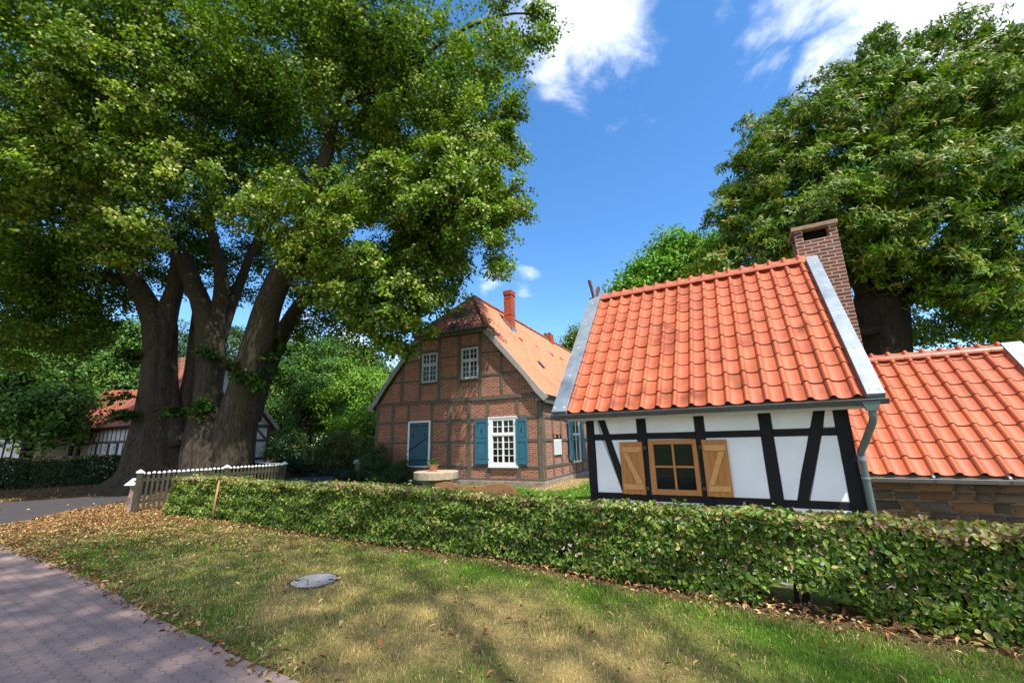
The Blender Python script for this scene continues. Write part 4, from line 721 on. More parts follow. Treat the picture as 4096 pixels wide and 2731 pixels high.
for xc, w, zb in [(-6.93, .17, 3.52), (-5.90, .14, 3.52), (-4.85, .15, 3.52), (-3.80, .17, 3.52), (-2.75, .15, 3.52), (-1.73, .14, 3.52)]: tb('post', xc, zb, xc, min(HZ-.1, hz_(xc)-.15), w, -.028)
tb('beam', -8.40, 3.44, .02, 3.44, .15, -.06)
def rails(z, w, xs_, y=-.024):
    for a, b_ in xs_: tb('rail', a, z, b_, z, w, y)
rails(2.59, .10, [(-8.23, -7.48), (-7.30, -6.48), (-5.14, -4.37), (-4.17, -3.37), (-3.19, -2.47), (-.97, -.20)])
rails(1.70, .10, [(-8.23, -7.48), (-7.30, -6.48), (-5.14, -4.37), (-4.17, -3.37), (-3.19, -2.47), (-.64, -.20)])
rails(.705, .10, [(-8.23, -7.48), (-7.30, -6.55), (-5.14, -4.37), (-4.17, -3.37), (-3.19, -2.33), (-.96, -.20)])
rails(.215, .09, [(-8.36, .0)], -.034)
rails(4.42, .10, [(-7.55, -7.02), (-6.84, -5.97), (-4.77, -3.89), (-2.67, -1.80), (-1.66, -1.0)]); rails(5.38, .10, [(-6.78, -5.97), (-4.77, -3.89), (-2.67, -1.86)])
rails(5.74, .12, [(-5.83, -4.93), (-3.71, -2.83)]); rails(4.24, .08, [(-5.83, -4.93), (-3.71, -2.83)])
# side wall frame (x = 0 plane, running back)
def tside(nm, y0, z0, y1, z1, w):
    dx, dz = y1-y0, z1-z0; l = math.hypot(dx, dz); a, b_ = -dz/l*w/2, dx/l*w/2
    return MB().prism([(y0+a, z0+b_), (y1+a, z1+b_), (y1-a, z1-b_), (y0-a, z0-b_)], -.03, .03, 'yz').build(nm, M[TG], bh, bevel=.006)
for y in [.12]+[1.07+i*1.02 for i in range(24)]: tside('post', y, .25, y, 3.1, .18 if y < .5 else .14)
for z in (.215, .705, 1.70, 2.59, 3.05): tside('rail', 0, z, BL, z, .11 if z < 3 else .14).location.x = .004
# grey window (upper storey) and white ground-floor window
def gwin(nm, x0, x1, z0, z1, mat, tz, ncol=4, r_up=2, r_lo=3, fw=.05, sill=True, hung=None, y=-.02):
    mb = MB(); mb.box(x0, y-.02, z0, x0+fw, .02, z1).box(x1-fw, y-.02, z0, x1, .02, z1).box(x0+fw, y-.02, z1-fw, x1-fw, .02, z1).box(x0+fw, y-.02, z0, x1-fw, .02, z0+fw)
    w = mb.build(nm, M[mat], bh, bevel=.004); xa, xb, za, zb = x0+fw, x1-fw, z0+fw, z1-fw; xm = (xa+xb)/2; tw = .035
    s = MB().box(xa, y-.03, tz-.04, xb, .01, tz+.04); s.box(xm-tw, y-.012, za, xm+tw, .01, tz-.04).box(xm-tw, y-.012, tz+.04, xm+tw, .01, zb)
    for (qa, qb) in ((za, tz-.04), (tz+.04, zb)):
        s.box(xa, y-.008, qa, xa+.03, .01, qb).box(xb-.03, y-.008, qa, xb, .01, qb).box(xa+.03, y-.008, qa, xm-tw, .01, qa+.035).box(xm+tw, y-.008, qa, xb-.03, .01, qa+.035).box(xa+.03, y-.008, qb-.03, xm-tw, .01, qb).box(xm+tw, y-.008, qb-.03, xb-.03, .01, qb)
    s.build('frame', M[mat], w); gbm = MB(); bw2 = .013
    for (a, b_) in ((xa+.03, xm-tw), (xm+tw, xb-.03)):
        for (qa, qb, nr) in ((za+.035, tz-.04, r_lo), (tz+.075, zb-.03, r_up)):
            gbm.box((a+b_)/2-bw2, y, qa, (a+b_)/2+bw2, .006, qb)
            for k in range(1, nr): zz = qa+(qb-qa)*k/nr; gbm.box(a, y+.002, zz-bw2, (a+b_)/2-bw2, .006, zz+bw2); gbm.box((a+b_)/2+bw2, y+.002, zz-bw2, b_, .006, zz+bw2)
    gbm.build('glazing_bar', M[mat], w); MB().box(xa, -.004, za, xb, .004, zb).build('pane', M['glass'], w)
    if sill: MB().box(x0-.03, -.10, z0-.05, x1+.03, .01, z0-.0).build('sill', M['white_paint' if mat == 'white_paint' else 'timber_grey'], w)
    return w
gwin('window', -5.80, -4.955, 4.31, 5.66, 'grey_paint', 5.12); gwin('window', -3.69, -2.835, 4.31, 5.68, 'grey_paint', 5.12)
w = gwin('window', -2.30, -1.10, .72, 2.62, 'white_paint', 1.94, r_lo=4, fw=.11, y=-.03)
MB().box(-2.36, -.07, .655, -1.06, -.02, .72).box(-2.36, -.07, 2.60, -1.06, -.045, 2.65).box(-2.36, -.06, .72, -2.30, .0, 2.60).box(-1.10, -.06, .72, -1.06, .0, 2.60).build('sill', M['white_paint'], w)
MB().box(-1.45, .0, .9, -1.2, .003, 1.25).build('curtain', M['terracotta'], w)
def moon(mb, x, z, r, y, s=1):
    pts = [(x+s*r*.55*math.cos(a), z+r*math.sin(a)) for a in np.linspace(-math.pi/2, math.pi/2, 9)]+[(x+s*r*.22*math.cos(a), z+r*math.sin(a)) for a in np.linspace(math.pi/2, -math.pi/2, 9)][1:-1]; mb.prism(pts, y, y+.006)
def shut(x0, x1, z0, z1, y=-.05, ms=1, axis=None):
    mb = MB(); fw = .085; zm = z0+(z1-z0)*.52
    mb.box(x0, y-.035, z0, x0+fw, y, z1).box(x1-fw, y-.035, z0, x1, y, z1).box(x0+fw, y-.035, z0, x1-fw, y, z0+.16).box(x0+fw, y-.035, z1-.12, x1-fw, y, z1).box(x0+fw, y-.035, zm-.07, x1-fw, y, zm+.07)
    mb.box(x0+fw, y-.015, z0+.16, x1-fw, y-.003, zm-.07).box(x0+fw, y-.015, zm+.07, x1-fw, y-.003, z1-.12)
    mb.box(x0+fw+.04, y-.024, z0+.20, x1-fw-.04, y-.013, zm-.11).box(x0+fw+.04, y-.024, zm+.11, x1-fw-.04, y-.013, z1-.16)
    o = mb.build('shutter', M['teal'], bh, bevel=.005); m2 = MB(); moon(m2, (x0+x1)/2-.03*ms, z0+(z1-z0)*.74, .11, y-.031, ms); m2.build('moon_cutout', M['dark'], o)
    m3 = MB()
    for zz in (z0+.18, z1-.2): m3.box(x1-.01 if ms > 0 else x0-.05, y-.02, zz-.015, x1+.05 if ms > 0 else x0+.01, y, zz+.015)
    m3.build('hinge', M['iron'], o); return o
shut(-2.965, -2.37, .80, 2.565); shut(-1.11, -.62, .80, 2.545, ms=-1)
# closed double shutter / hatch
mb = MB().box(-6.44, -.075, .70, -6.36, .0, 2.63).box(-5.31, -.075, .70, -5.235, .0, 2.63).box(-6.36, -.075, 2.56, -5.31, .0, 2.63).box(-6.44, -.085, .655, -5.235, .0, .715)
dr = mb.build('hatch_frame', M['white_paint'], bh, bevel=.005)
for k, (xa, xb) in enumerate(((-6.36, -5.84), (-5.835, -5.31))):
    o = MB().box(xa, -.062, .72, xb, -.03, 2.56).build('shutter', M['teal_dark'], bh, bevel=.004); m2 = MB(); moon(m2, (xa+xb)/2, 2.0, .11, -.066, -1 if k == 0 else 1); m2.build('moon_cutout', M['dark'], o)
    m3 = MB()
    for zz in (.95, 2.4): m3.box(xa+.02, -.068, zz-.018, xb-.03, -.062, zz+.018)
    m3.build('strap_hinge', M['iron'], o)
MB().tube([(-6.42, -.10, 1.32), (-5.30, -.10, 1.92)], .011, 8).build('locking_bar', M['iron'], bh)
# side windows with shutters and the notice board on the side wall
def on_side(f):
    """build with x running back along the side wall"""
    e = bpy.data.objects.new('side_window', None); link(e, bh); e.rotation_euler = (0, 0, math.pi/2); e.location = (.0, 0, 0); f(e); return e
for i, yc in enumerate((4.15, 8.6, 13, 17.5)):
    e = on_side(lambda e: None); e.name = 'window'
    MB().box(yc-.62, -.07, .66, yc+.62, .0, .74).box(yc-.62, -.07, 2.56, yc+.62, .0, 2.64).box(yc-.62, -.07, .74, yc-.52, .0, 2.56).box(yc+.52, -.07, .74, yc+.62, .0, 2.56).box(yc-.52, -.05, 1.9, yc+.52, .0, 1.98).box(yc-.04, -.045, .74, yc+.04, .0, 1.9).box(yc-.04, -.045, 1.98, yc+.04, .0, 2.56).build('frame', M['white_paint'], e, bevel=.004)
    MB().box(yc-.52, -.012, .74, yc+.52, -.004, 2.56).build('pane', M['glass'], e)
    for s in (-1, 1):
        xa, xb = (yc-1.24, yc-.63) if s < 0 else (yc+.63, yc+1.22); mb = MB().box(xa, -.10, .82, xb, -.075, 2.52)
        for za, zb in ((.98, 1.60), (1.76, 2.40)): mb.box(xa+.08, -.108, za, xb-.08, -.10, zb)
        mb.build('shutter', M['teal'], e, bevel=.005)
        MB().box((xa+xb)/2-.15, -.1085, 1.72, (xa+xb)/2+.15, -.101, 1.735).build('slot', M['dark'], e)
nb = thing('notice_board', 'white notice sheet below a small dark picture panel on the farmhouse side wall', 'notice board', (*P_b, 0), BA)
ne = bpy.data.objects.new('board', None); link(ne, nb); ne.rotation_euler = (0, 0, math.pi/2)
MB().box(1.09, -.055, 1.10, 1.98, -.035, 1.72).build('sheet', M['notice'], ne); mb = MB()
for k in range(9):
    for c_ in range(3): mb.box(1.16+c_*.27, -.0565, 1.18+k*.052, 1.16+c_*.27+random.Random(k*3+c_).uniform(.12, .22), -.055, 1.195+k*.052)
mb.build('print', m_plain('ink', (.40, .40, .42)), ne); MB().box(1.05, -.055, 1.74, 1.98, -.035, 1.90).build('picture_panel', M['dark'], ne); MB().box(1.1, -.058, 1.77, 1.3, -.055, 1.87).box(1.62, -.058, 1.77, 1.78, -.055, 1.87).build('picture', M['terracotta'], ne)
# roof planes
def mE(x, v, h):   # right slope: x runs back, v up the slope
    a = math.atan(RS); return (RX+half-v*math.cos(a)+h*math.sin(a), x-.22, BEZ+v*math.sin(a)+h*math.cos(a)+.03)
def mW(x, v, h): q = mE(x, v, h); return (2*RX-q[0], q[1], q[2])
SL = half/math.cos(math.atan(RS)); a_ = math.atan(RS)
def hipclip(x, v):      # in front of the hip line?
    z = v*math.sin(a_)+BEZ; return not (z > HZ and x-.22 < (z-HZ)/(RZ-HZ)*(RD+.25)-.20)
rf = MB().prism([(RX-half, BEZ-.05), (RX, BEZ-.05+half*RS), (RX+half, BEZ-.05), (RX+half, BEZ-.0), (RX, BEZ+half*RS), (RX-half, BEZ)], RD+.1, BL+.2).build('roof', M['timber_grey'], bh)
xh = half-(HZ-BEZ)/RS
MB().prism([(RX+half, BEZ-.05), (RX+xh, HZ-.05), (RX+xh, HZ), (RX+half, BEZ)], -.20, RD+.1).build('roof_deck', M['timber_grey'], rf); MB().prism([(RX-half, BEZ-.05), (RX-half, BEZ), (RX-xh, HZ), (RX-xh, HZ-.05)], -.20, RD+.1).build('roof_deck', M['timber_grey'], rf)
MB().add([(RX-xh, -.25, HZ), (RX+xh, -.25, HZ), (RX, RD, RZ-.06), (RX-xh, RD+.1, HZ), (RX+xh, RD+.1, HZ)], [(0, 1, 2), (0, 2, 3), (1, 4, 2), (3, 2, 4), (0, 3, 4, 1)]).build('roof_deck', M['timber_grey'], rf)
OB = (.52, .185, .092)
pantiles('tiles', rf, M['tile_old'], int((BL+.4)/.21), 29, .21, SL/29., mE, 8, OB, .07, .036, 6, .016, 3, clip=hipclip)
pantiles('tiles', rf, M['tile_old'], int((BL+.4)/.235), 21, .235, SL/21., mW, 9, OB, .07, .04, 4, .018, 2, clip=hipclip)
hs_ = math.hypot(RZ-HZ, RD+.25); ha = math.atan2(RZ-HZ, RD+.25)
def mH(x, v, h): return (RX-xh-.12+x, -.27+v*math.cos(ha)-h*math.sin(ha), HZ+v*math.sin(ha)+h*math.cos(ha)+.01)
pantiles('tiles', rf, M['tile_hip'], int((2*xh+.24)/.225)+1, 10, .225, hs_/10, mH, 10, (.50, .19, .095), .13, .042, 7, .02, 4, clip=lambda x, v: abs(x-xh-.12) < (xh+.10)*(1-v/hs_)+.03)
mb = MB()
for s in (-1, 1):      # hip tiles
    a = np.array([RX+s*(xh+.10), -.30, HZ+.02]); b_ = np.array([RX, RD, RZ+.03])
    for k in range(13): p = a+(b_-a)*k/13; q = a+(b_-a)*(k+1.15)/13; mb.tube([p, q], [.115, .095], 10)
p0 = np.array([RX, RD, RZ+.02])
for k in range(76): mb.tube([(RX, RD+k*.33, RZ+.04), (RX, RD+(k+1.1)*.33, RZ+.04)], [.11, .095], 8)
mb.build('ridge_tiles', M['tile_hip'] if 0 else m_plain('ridge_old', (.42, .17, .09), (.13, .065, .045), 3, .8), rf)
gm_ = MB(); 
pts = [( -.36+math.cos(math.pi+math.pi*k/8)*.06, HZ-.0+math.sin(math.pi+math.pi*k/8)*.06) for k in range(9)]; gm_.prism(pts, RX-xh-.15, RX+xh+.12, 'yz'); gm_.tube([(RX+xh+.12, -.36, HZ-.03), (RX+xh+.28, -.34, HZ-.06), (RX+xh+.42, -.30, HZ-.20), (RX+xh+.46, -.25, HZ-.32)], .05, 10)
gm_.build('gutter', M['zinc_dark'], rf); MB().box(RX-xh-.05, -.28, HZ-.17, RX+xh+.05, -.03, HZ-.05).build('fascia', M['timber_grey'], rf)
for s in (-1, 1):      # verge boards, curved out at the foot
    P0 = [(half+.22, BEZ-.10), (half-.15, BEZ+.28), (half-.6, BEZ+.28+.45*RS*1.0), (xh+.02, HZ+.02)]; P1 = [(xh-.16, HZ-.16), (half-.78, BEZ+.20+.45*RS), (half-.33, BEZ+.12), (half+.02, BEZ-.25)]
    MB().prism([(RX+s*p[0], p[1]) for p in P0+P1], -.245, -.20).build('verge_board', M['board_grey'], rf, bevel=.006)
MB().box(RX+half-.3, -.2, BEZ-.22, RX+half-.02, BL, BEZ-.08).box(RX+half-.03, -.15, BEZ-.30, RX+half+.03, BL, BEZ-.05).build('eaves_board', M['timber_grey'], rf)
gm_ = MB(); pts = [(RX+half+.05+math.cos(math.pi+math.pi*k/8)*.07, BEZ+.02+math.sin(math.pi+math.pi*k/8)*.07) for k in range(9)]; gm_.prism(pts, -.2, BL, 'xz'); gm_.build('gutter', M['zinc_dark'], rf)
c1 = MB().box(-3.46, 3.8, 6.6, -3.03, 4.3, 9.52).box(-3.49, 3.77, 9.34, -3.0, 4.33, 9.57).box(-3.475, 3.785, 8.2, -3.015, 4.315, 8.25).build('chimney', M['brick_orange'], bh)
MB().box(-3.38, 3.88, 9.565, -3.11, 4.22, 9.572).build('flue', M['dark'], c1)
MB().prism([(-2.96, 7.25), (-3.50, 7.92), (-3.50, 8.12), (-2.96, 7.45)], 3.77, 3.799).box(-3.029, 3.77, 7.25, -2.97, 4.33, 7.5).build('flashing', M['zinc'], c1)
c2 = MB().box(-4.50, 12.3, 8.0, -3.92, 12.9, 9.18).build('chimney', M['brick_orange'], bh); MB().prism([(-4.49, 9.18), (-4.22, 9.18), (-4.355, 9.32)], 12.32, 12.88).build('chimney_cap', M['zinc_dark'], c2); MB().prism([(-4.20, 9.18), (-3.93, 9.18), (-4.065, 9.32)], 12.32, 12.88).build('chimney_cap', M['zinc_dark'], c2)
for y, v in ((4.05, 4.25), (8.8, 4.3), (10.7, 4.4)):
    q = mE(y, v, 0); MB().prism([(q[0]-.16, q[2]+.02), (q[0]+.12, q[2]-.10), (q[0]+.12, q[2]+.03), (q[0]-.02, q[2]+.16), (q[0]-.18, q[2]+.20)], q[1]-.09, q[1]+.09).build('roof_vent', M['rust'] if 0 else m_plain('vent_clay', (.40, .14, .07), (.2, .08, .05), 6), rf)
q0 = mE(3.6, 2.55, .06); q1 = mE(3.6, 2.2, .06)
MB().add([mE(3.45, 2.1, .05), mE(3.75, 2.1, .05), mE(3.75, 2.55, .05), mE(3.45, 2.55, .05), mE(3.45, 2.1, .09), mE(3.75, 2.1, .09), mE(3.75, 2.55, .09), mE(3.45, 2.55, .09)], [(0, 3, 2, 1), (4, 5, 6, 7), (0, 1, 5, 4), (1, 2, 6, 5), (2, 3, 7, 6), (3, 0, 4, 7)]).build('skylight', M['glass'], rf)

# ---------------------------------------------------------------- cottage behind the linden
ct = thing('grey_cottage', 'pale grey half-timbered cottage with red tiled roof behind the linden trunks', 'house', (-20.6, 23.9, 0), R(60))
CWd, CLn, CE, CRZ = 7.0, 10.8, 3.05, 7.0; CS = (CRZ-CE)/(CWd/2)
MB().box(0, 0, 0, CWd, CLn, CE).prism([(0.002, CE-.02), (CWd-.002, CE-.02), (CWd/2, CRZ-.15)], 0.002, 6.2).build('wall', M['plaster_far'], ct)
def cz_(x): return CE-.1+min(x+.35, CWd+.35-x)*CS
RA = [(-.35, -.35, CE-.1), (CWd+.35, -.35, CE-.1), (CWd/2, -.35, CRZ+.25), (-.35, CLn+.3, CE-.1), (CWd+.35, CLn+.3, CE-.1), (CWd/2, 6.4, CRZ+.25)]
r1 = MB().add(RA+[(p[0], p[1], p[2]-.12) for p in RA], [(0, 2, 5, 3), (1, 4, 5, 2), (3, 5, 4), (6, 9, 11, 8), (7, 8, 11, 10), (9, 10, 11), (0, 6, 8, 2), (2, 8, 7, 1), (0, 3, 9, 6), (1, 7, 10, 4), (3, 4, 10, 9)]).build('roof', m_plain('deck_red', (.30, .085, .055), (.2, .06, .04), 4), ct)
cal = math.atan2(CRZ+.35-CE, CWd/2+.35); CSL = math.hypot(CRZ+.35-CE, CWd/2+.35)
def mC(x, v, h): return (-.37+v*math.cos(cal)-h*math.sin(cal), CLn+.3-x, CE-.09+v*math.sin(cal)+h*math.cos(cal))
pantiles('tiles', r1, M['tile_far'], 47, 16, .243, CSL/16, mC, 21, (.26, .085, .058), .12, .04, 4, .02, 2, clip=lambda x, v: x > v/CSL*4.7)
mb = MB()
for k in range(20): mb.tube([(CWd/2, -.3+k*.335, CRZ+.27), (CWd/2, -.3+(k+1.05)*.335, CRZ+.27)], [.12, .10], 8)
mb.build('ridge_tiles', bpy.data.materials['ridge_old'], r1)
MB().tube([(-.45, -.4, CE-.12), (-.45, CLn+.35, CE-.12)], .08, 8).build('gutter', M['iron'], r1)
for s in (-1, 1):
    P0 = [(CWd/2, CRZ+.30), (CWd/2+s*(CWd/2+.42), CE-.12), (CWd/2+s*(CWd/2+.30), CE-.32), (CWd/2, CRZ+.02)]
    MB().prism(P0, -.42, -.36).build('verge_board', M['board_grey'], r1)
def tf(nm, x0, z0, x1, z1, w, y=-.03): return beam(nm, x0, z0, x1, z1, w, 'timber_far', ct, y, .04)
for x in (.1, 1.9, 3.5, 5.3, 6.88): tf('post', x, 0, x, CE-.1, .2)
for z in (.9, 2.1): tf('rail', .1, z, CWd-.1, z, .16, -.035)
tf('rail', 0, CE, CWd, CE, .22, -.08); tf('rail', 1.7, 4.9, 5.3, 4.9, .17, -.035); tf('post', 3.5, CE+.1, 3.5, CRZ-.2, .18); tf('post', 5.0, CE+.1, 5.0, 4.9, .14); tf('post', 2.0, CE+.1, 2.0, 4.9, .14); tf('brace', 6.8, 2.1, 6.0, CE-.1, .14)
MB().box(4.1, -.05, 0, 5.2, .0, 2.05).build('door', m_plain('door_grey', (.05, .052, .06)), ct)
MB().box(5.5, -.42, 1.80, 5.9, -.0, 1.84).prism([(5.55, 1.5), (5.85, 1.5), (5.78, 1.78), (5.62, 1.78)], -.38, -.18).build('lantern', M['iron'], ct)
ls = bpy.data.objects.new('long_side', None); link(ls, ct); ls.rotation_euler = (0, 0, R(-90)); ls.location = (0, CLn, 0)
def tl(nm, x0, z0, x1, z1, w, y=-.03): return beam(nm, x0, z0, x1, z1, w, 'timber_far', ls, y, .04)
for i in range(17): tl('post', .1+i*.66, 0, .1+i*.66, CE-.15, .085)
tl('rail', 0, 2.12, CLn, 2.12, .14, -.036); tl('brace', 2.35, CE-.2, 2.75, 2.2, .11, -.04); tl('brace', 3.2, 2.2, 2.8, CE-.2, .11, -.04); tl('post', 0, 0, 0, CE, .2, -.04)
for xx in (1.75, 3.08, 3.73, 5.7, 7.0):
    w = MB().box(xx-.28, -.07, 1.05, xx+.28, -.01, 2.05).build('window', M['timber_far'], ls)
    MB().box(xx-.19, -.09, 1.08, xx-.14, -.07, 2.0).box(xx+.14, -.09, 1.08, xx+.19, -.07, 2.0).box(xx-.03, -.09, 1.08, xx+.03, -.07, 1.95).box(xx-.14, -.088, 1.50, xx-.03, -.07, 1.55).box(xx+.03, -.088, 1.50, xx+.14, -.07, 1.55).box(xx-.14, -.088, 1.95, xx+.14, -.07, 2.0).build('frame', M['white_paint'], w)
    MB().box(xx-.15, -.078, 1.08, xx+.15, -.071, 1.96).build('pane', M['glass'], w)
MB().box(3.1, 5.3, 6.4, 4.0, 6.2, 8.0).build('chimney', M['brick_old'], ct)
# left outbuilding
ob = thing('timbered_barn', 'dim half-timbered barn with beige panels behind the dark hedge at the far left', 'barn', (-31, 28, 0))
mb = MB().box(-6, 0, 0, 5.8, 5, 3.0); mb.build('wall', M['plaster_beige'], ob)
MB().box(-2.6, -.06, 0, -.4, .0, 3.2).build('gable_panel', M['plaster'], ob)
for x in (-2.7, -2.15, -1.6, -1.0, -.45, 2.2, 2.7, 3.6, 4.6, 5.3): beam('post', x, 0, x, 3.1, .1 if x < 0 else .2, 'timber_dark', ob, -.09, 0)
for z in (1.2, 2.05): beam('rail', -.3, z, 5.8, z, .12, 'timber_dark', ob, -.085, 0)
beam('rail', -2.7, 1.15, -.4, 1.15, .12, 'timber_dark', ob, -.095, 0)
w = MB().box(3.9, -.05, 1.15, 4.5, -.01, 2.0).build('window', M['dark'], ob); MB().box(3.88, -.07, 1.15, 3.94, -.05, 2.0).box(3.94, -.07, 1.5, 4.5, -.05, 1.54).box(3.94, -.07, 1.96, 4.5, -.05, 2.0).build('frame', M['grey_paint'], w)
r_ = MB().prism([(-.8, 2.9), (3.2, 6.0), (6.0, 3.2), (3.2, 5.85), (-.7, 2.75)], -6.5, 6.5, 'yz').build('roof', m_plain('roof_red', (.32, .09, .055), (.2, .06, .04), 4, .8, .2, 0, .5, .03, (1, 6, 1)), ob)

# ---------------------------------------------------------------- picket fence
zt = 1.09
def fence(label, A, B, n, mid=True, posts=(0, 1), rz=0):
    A = np.array(A); B = np.array(B); L_ = np.linalg.norm(B-A); f = thing('picket_fence', label, 'fence', (A[0], A[1], 0), math.atan2(B[1]-A[1], B[0]-A[0]), 'picket fence runs')
    for x in [L_*t for t in posts]:
        p = MB().box(x-.05, -.05, -.05, x+.05, .05, zt-.07).build('post', M['fence_wood'], f, bevel=.006)
        MB().add([(x-.065, -.065, zt-.07), (x+.065, -.065, zt-.07), (x+.065, .065, zt-.07), (x-.065, .065, zt-.07), (x-.065, -.065, zt-.03), (x+.065, -.065, zt-.03), (x+.065, .065, zt-.03), (x-.065, .065, zt-.03), (x, 0, zt+.03)], [(0, 3, 2, 1), (0, 1, 5, 4), (1, 2, 6, 5), (2, 3, 7, 6), (3, 0, 4, 7), (4, 5, 8), (5, 6, 8), (6, 7, 8), (7, 4, 8)]).build('post_cap', M['white_paint'], p)
    MB().box(.05, .022, .78, L_-.05, .06, .86).box(.05, .022, .22, L_-.05, .06, .30).build('rail', M['fence_wood'], f, bevel=.004)
    pk = MB(); tips = MB()
    for i in range(n):
        x = (i+.7)*(L_)/(n+.4); j = random.Random(i).uniform(-.008, .008)
        if any(abs(x-L_*t) < .07 for t in posts): continue
        one = MB().box(x-.026, -.006, .06, x+.026, .02, zt-.10+j); o = one.build('picket', M['fence_wood'], f); r = .034
        MB().add([(x-r, -.016, zt-.10+j), (x+r, -.016, zt-.10+j), (x+r, .03, zt-.10+j), (x-r, .03, zt-.10+j), (x-r, -.016, zt-.07+j), (x+r, -.016, zt-.07+j), (x+r, .03, zt-.07+j), (x-r, .03, zt-.07+j), (x, .007, zt-.035+j)], [(0, 3, 2, 1), (0, 1, 5, 4), (1, 2, 6, 5), (2, 3, 7, 6), (3, 0, 4, 7), (4, 5, 8), (5, 6, 8), (6, 7, 8), (7, 4, 8)]).build('picket_cap', M['white_paint'], o)
    return f
M['fence_wood'] = m_wood('fence_wood', (.085, .078, .048), (.04, .037, .023), (9, 9, 2))
fence('weathered picket fence with white caps in front of the linden, starting beside the sign post', (-10.29, 11.98), (-8.42, 15.92), 35, posts=(0, .53, 1))
fence('far run of the picket fence seen behind the right linden trunk', (-8.55, 16.1), (-12.9, 20.4), 38, posts=(1,))

# ---------------------------------------------------------------- small things
sg = thing('sign_post', 'short rough stone post with slanted green and white sign at the fence end', 'sign post', tuple(np.array(at(530, 1990, 12.4))*[1, 1, 0]))
mb = MB(); rr = random.Random(2)
mb.tube([(0, 0, -.02), (.01, 0, .18), (-.01, 0, .36), (.01, 0, .54), (0, 0, .68)], [.115, .10, .11, .095, .10], 9, True, lambda th, t: 1+.12*math.sin(3*th+t*9)+.05*math.sin(7*th+t*20))
mb.build('post', m_plain('post_stone', (.34, .22, .18), (.16, .10, .09), 9, .9, .2, 0, .9, .03), sg)
o = MB().box(-.17, -.14, -.012, .17, .14, .012).build('sign', M['green_sign'], sg, bevel=.004); o.location = (-.02, -.03, .76); o.rotation_euler = (R(38), 0, R(-8))
o2 = MB().box(-.155, -.125, .0125, .155, -.03, .015).box(-.155, .07, .0125, .155, .125, .015).build('white_field', M['white_paint'], o); MB().tube([(.04, .02, .0125), (.04, .02, .016)], .045, 12).build('emblem', M['iron'], o)
st = MB(); st.tube([(-6.98, 10.30, -.03), (-6.985, 10.31, .45), (-6.97, 10.34, .90)], [.026, .025, .022], 8)
tag(st.build('wooden_stake', m_wood('stake', (.42, .24, .11), (.28, .15, .07), (9, 9, 2)), smooth=True), 'thin brown wooden stake standing in front of the hedge', 'stake')
# manhole
mc = (gr(1157, 2335)+gr(1357, 2305))/2; rad = .30
mh_ = thing('manhole_cover', 'round grey concrete manhole cover with rusty rim set in the lawn', 'manhole cover', (mc[0], mc[1]-.02, 0))
MB().tube([(0, 0, -.05), (0, 0, .006)], rad, 40).build('rim', M['rust'], mh_); MB().tube([(0, 0, -.01), (0, 0, .010)], rad*.88, 40).build('lid', M['concrete'], mh_)
MB().box(-rad*.80, -.02, .010, -rad*.62, .02, .013).box(rad*.62, -.02, .010, rad*.80, .02, .013).build('lifting_slot', M['dark'], mh_)
# millstone table
mt = thing('millstone_table', 'round table made from a sandstone millstone on a stone foot in front of the farmhouse', 'table', (-2.33, 13.0, 0))
mb = MB(); mb.tube([(0, 0, .62), (0, 0, .64), (0, 0, .83), (0, 0, .845)], [.63, .655, .655, .635], 40, True, lambda th, t: 1+.008*math.sin(5*th)+.006*math.sin(11*th)); mb.build('table_top', M['sandstone'], mt)
MB().box(-.34, -.30, .40, .34, .30, .62).box(-.28, -.25, -.02, .28, .25, .40).build('foot', M['plinth'], mt, bevel=.02)
pt = thing('flower_pot', 'terracotta flower pot with trailing green plant on the millstone table', 'flower pot', (-2.42, 13.0, .845))
mb = MB()
for k in range(6): mb.tube([(0, 0, .032*k), (0, 0, .032*k+.024), (0, 0, .032*(k+1))], [.10+.011*k, .105+.011*k, .10+.011*(k+1)], 20, True)
mb.build('pot', M['terracotta'], pt)
o = crown('plant', pt, [(-.02, 0, .21, .12), (-.09, 0, .17, .10), (.05, 0, .21, .10)], 80, 9, .045, .028, [(.06, .12, .03), (.1, .16, .05)], (2, 1), 81, M['leaf_hedge'], .035)
o.parent = pt
# carved bench
BZ = .07
bn = thing('carved_bench', 'brown wooden bench with wavy carved backrest just behind the hedge', 'bench', (-1.70, 9.35, 0), R(-4))
xs_ = np.linspace(0, 1.75, 36); top = [.80+.05*math.exp(-((x-.25)/.22)**2)+.012*math.sin(x*6.5)-.045*x+.07*math.exp(-((x-1.45)/.28)**2)-.12*max(0, (x-1.6)/.15) for x in xs_]
MB().prism([(x, z) for x, z in zip(xs_, top)]+[(x, .45) for x in xs_[::-1]], -.03, .03).build('backrest', m_wood('bench_wood', (.30, .15, .065), (.17, .08, .035), (2, 8, 12), .5), bn, bevel=.006)
MB().box(0, .03, .40, 1.75, .42, .45).build('seat', bpy.data.materials['bench_wood'], bn, bevel=.006)
for x in (.18, 1.5): MB().box(x-.05, .05, 0, x+.05, .38, .40).build('leg', bpy.data.materials['bench_wood'], bn, bevel=.006)
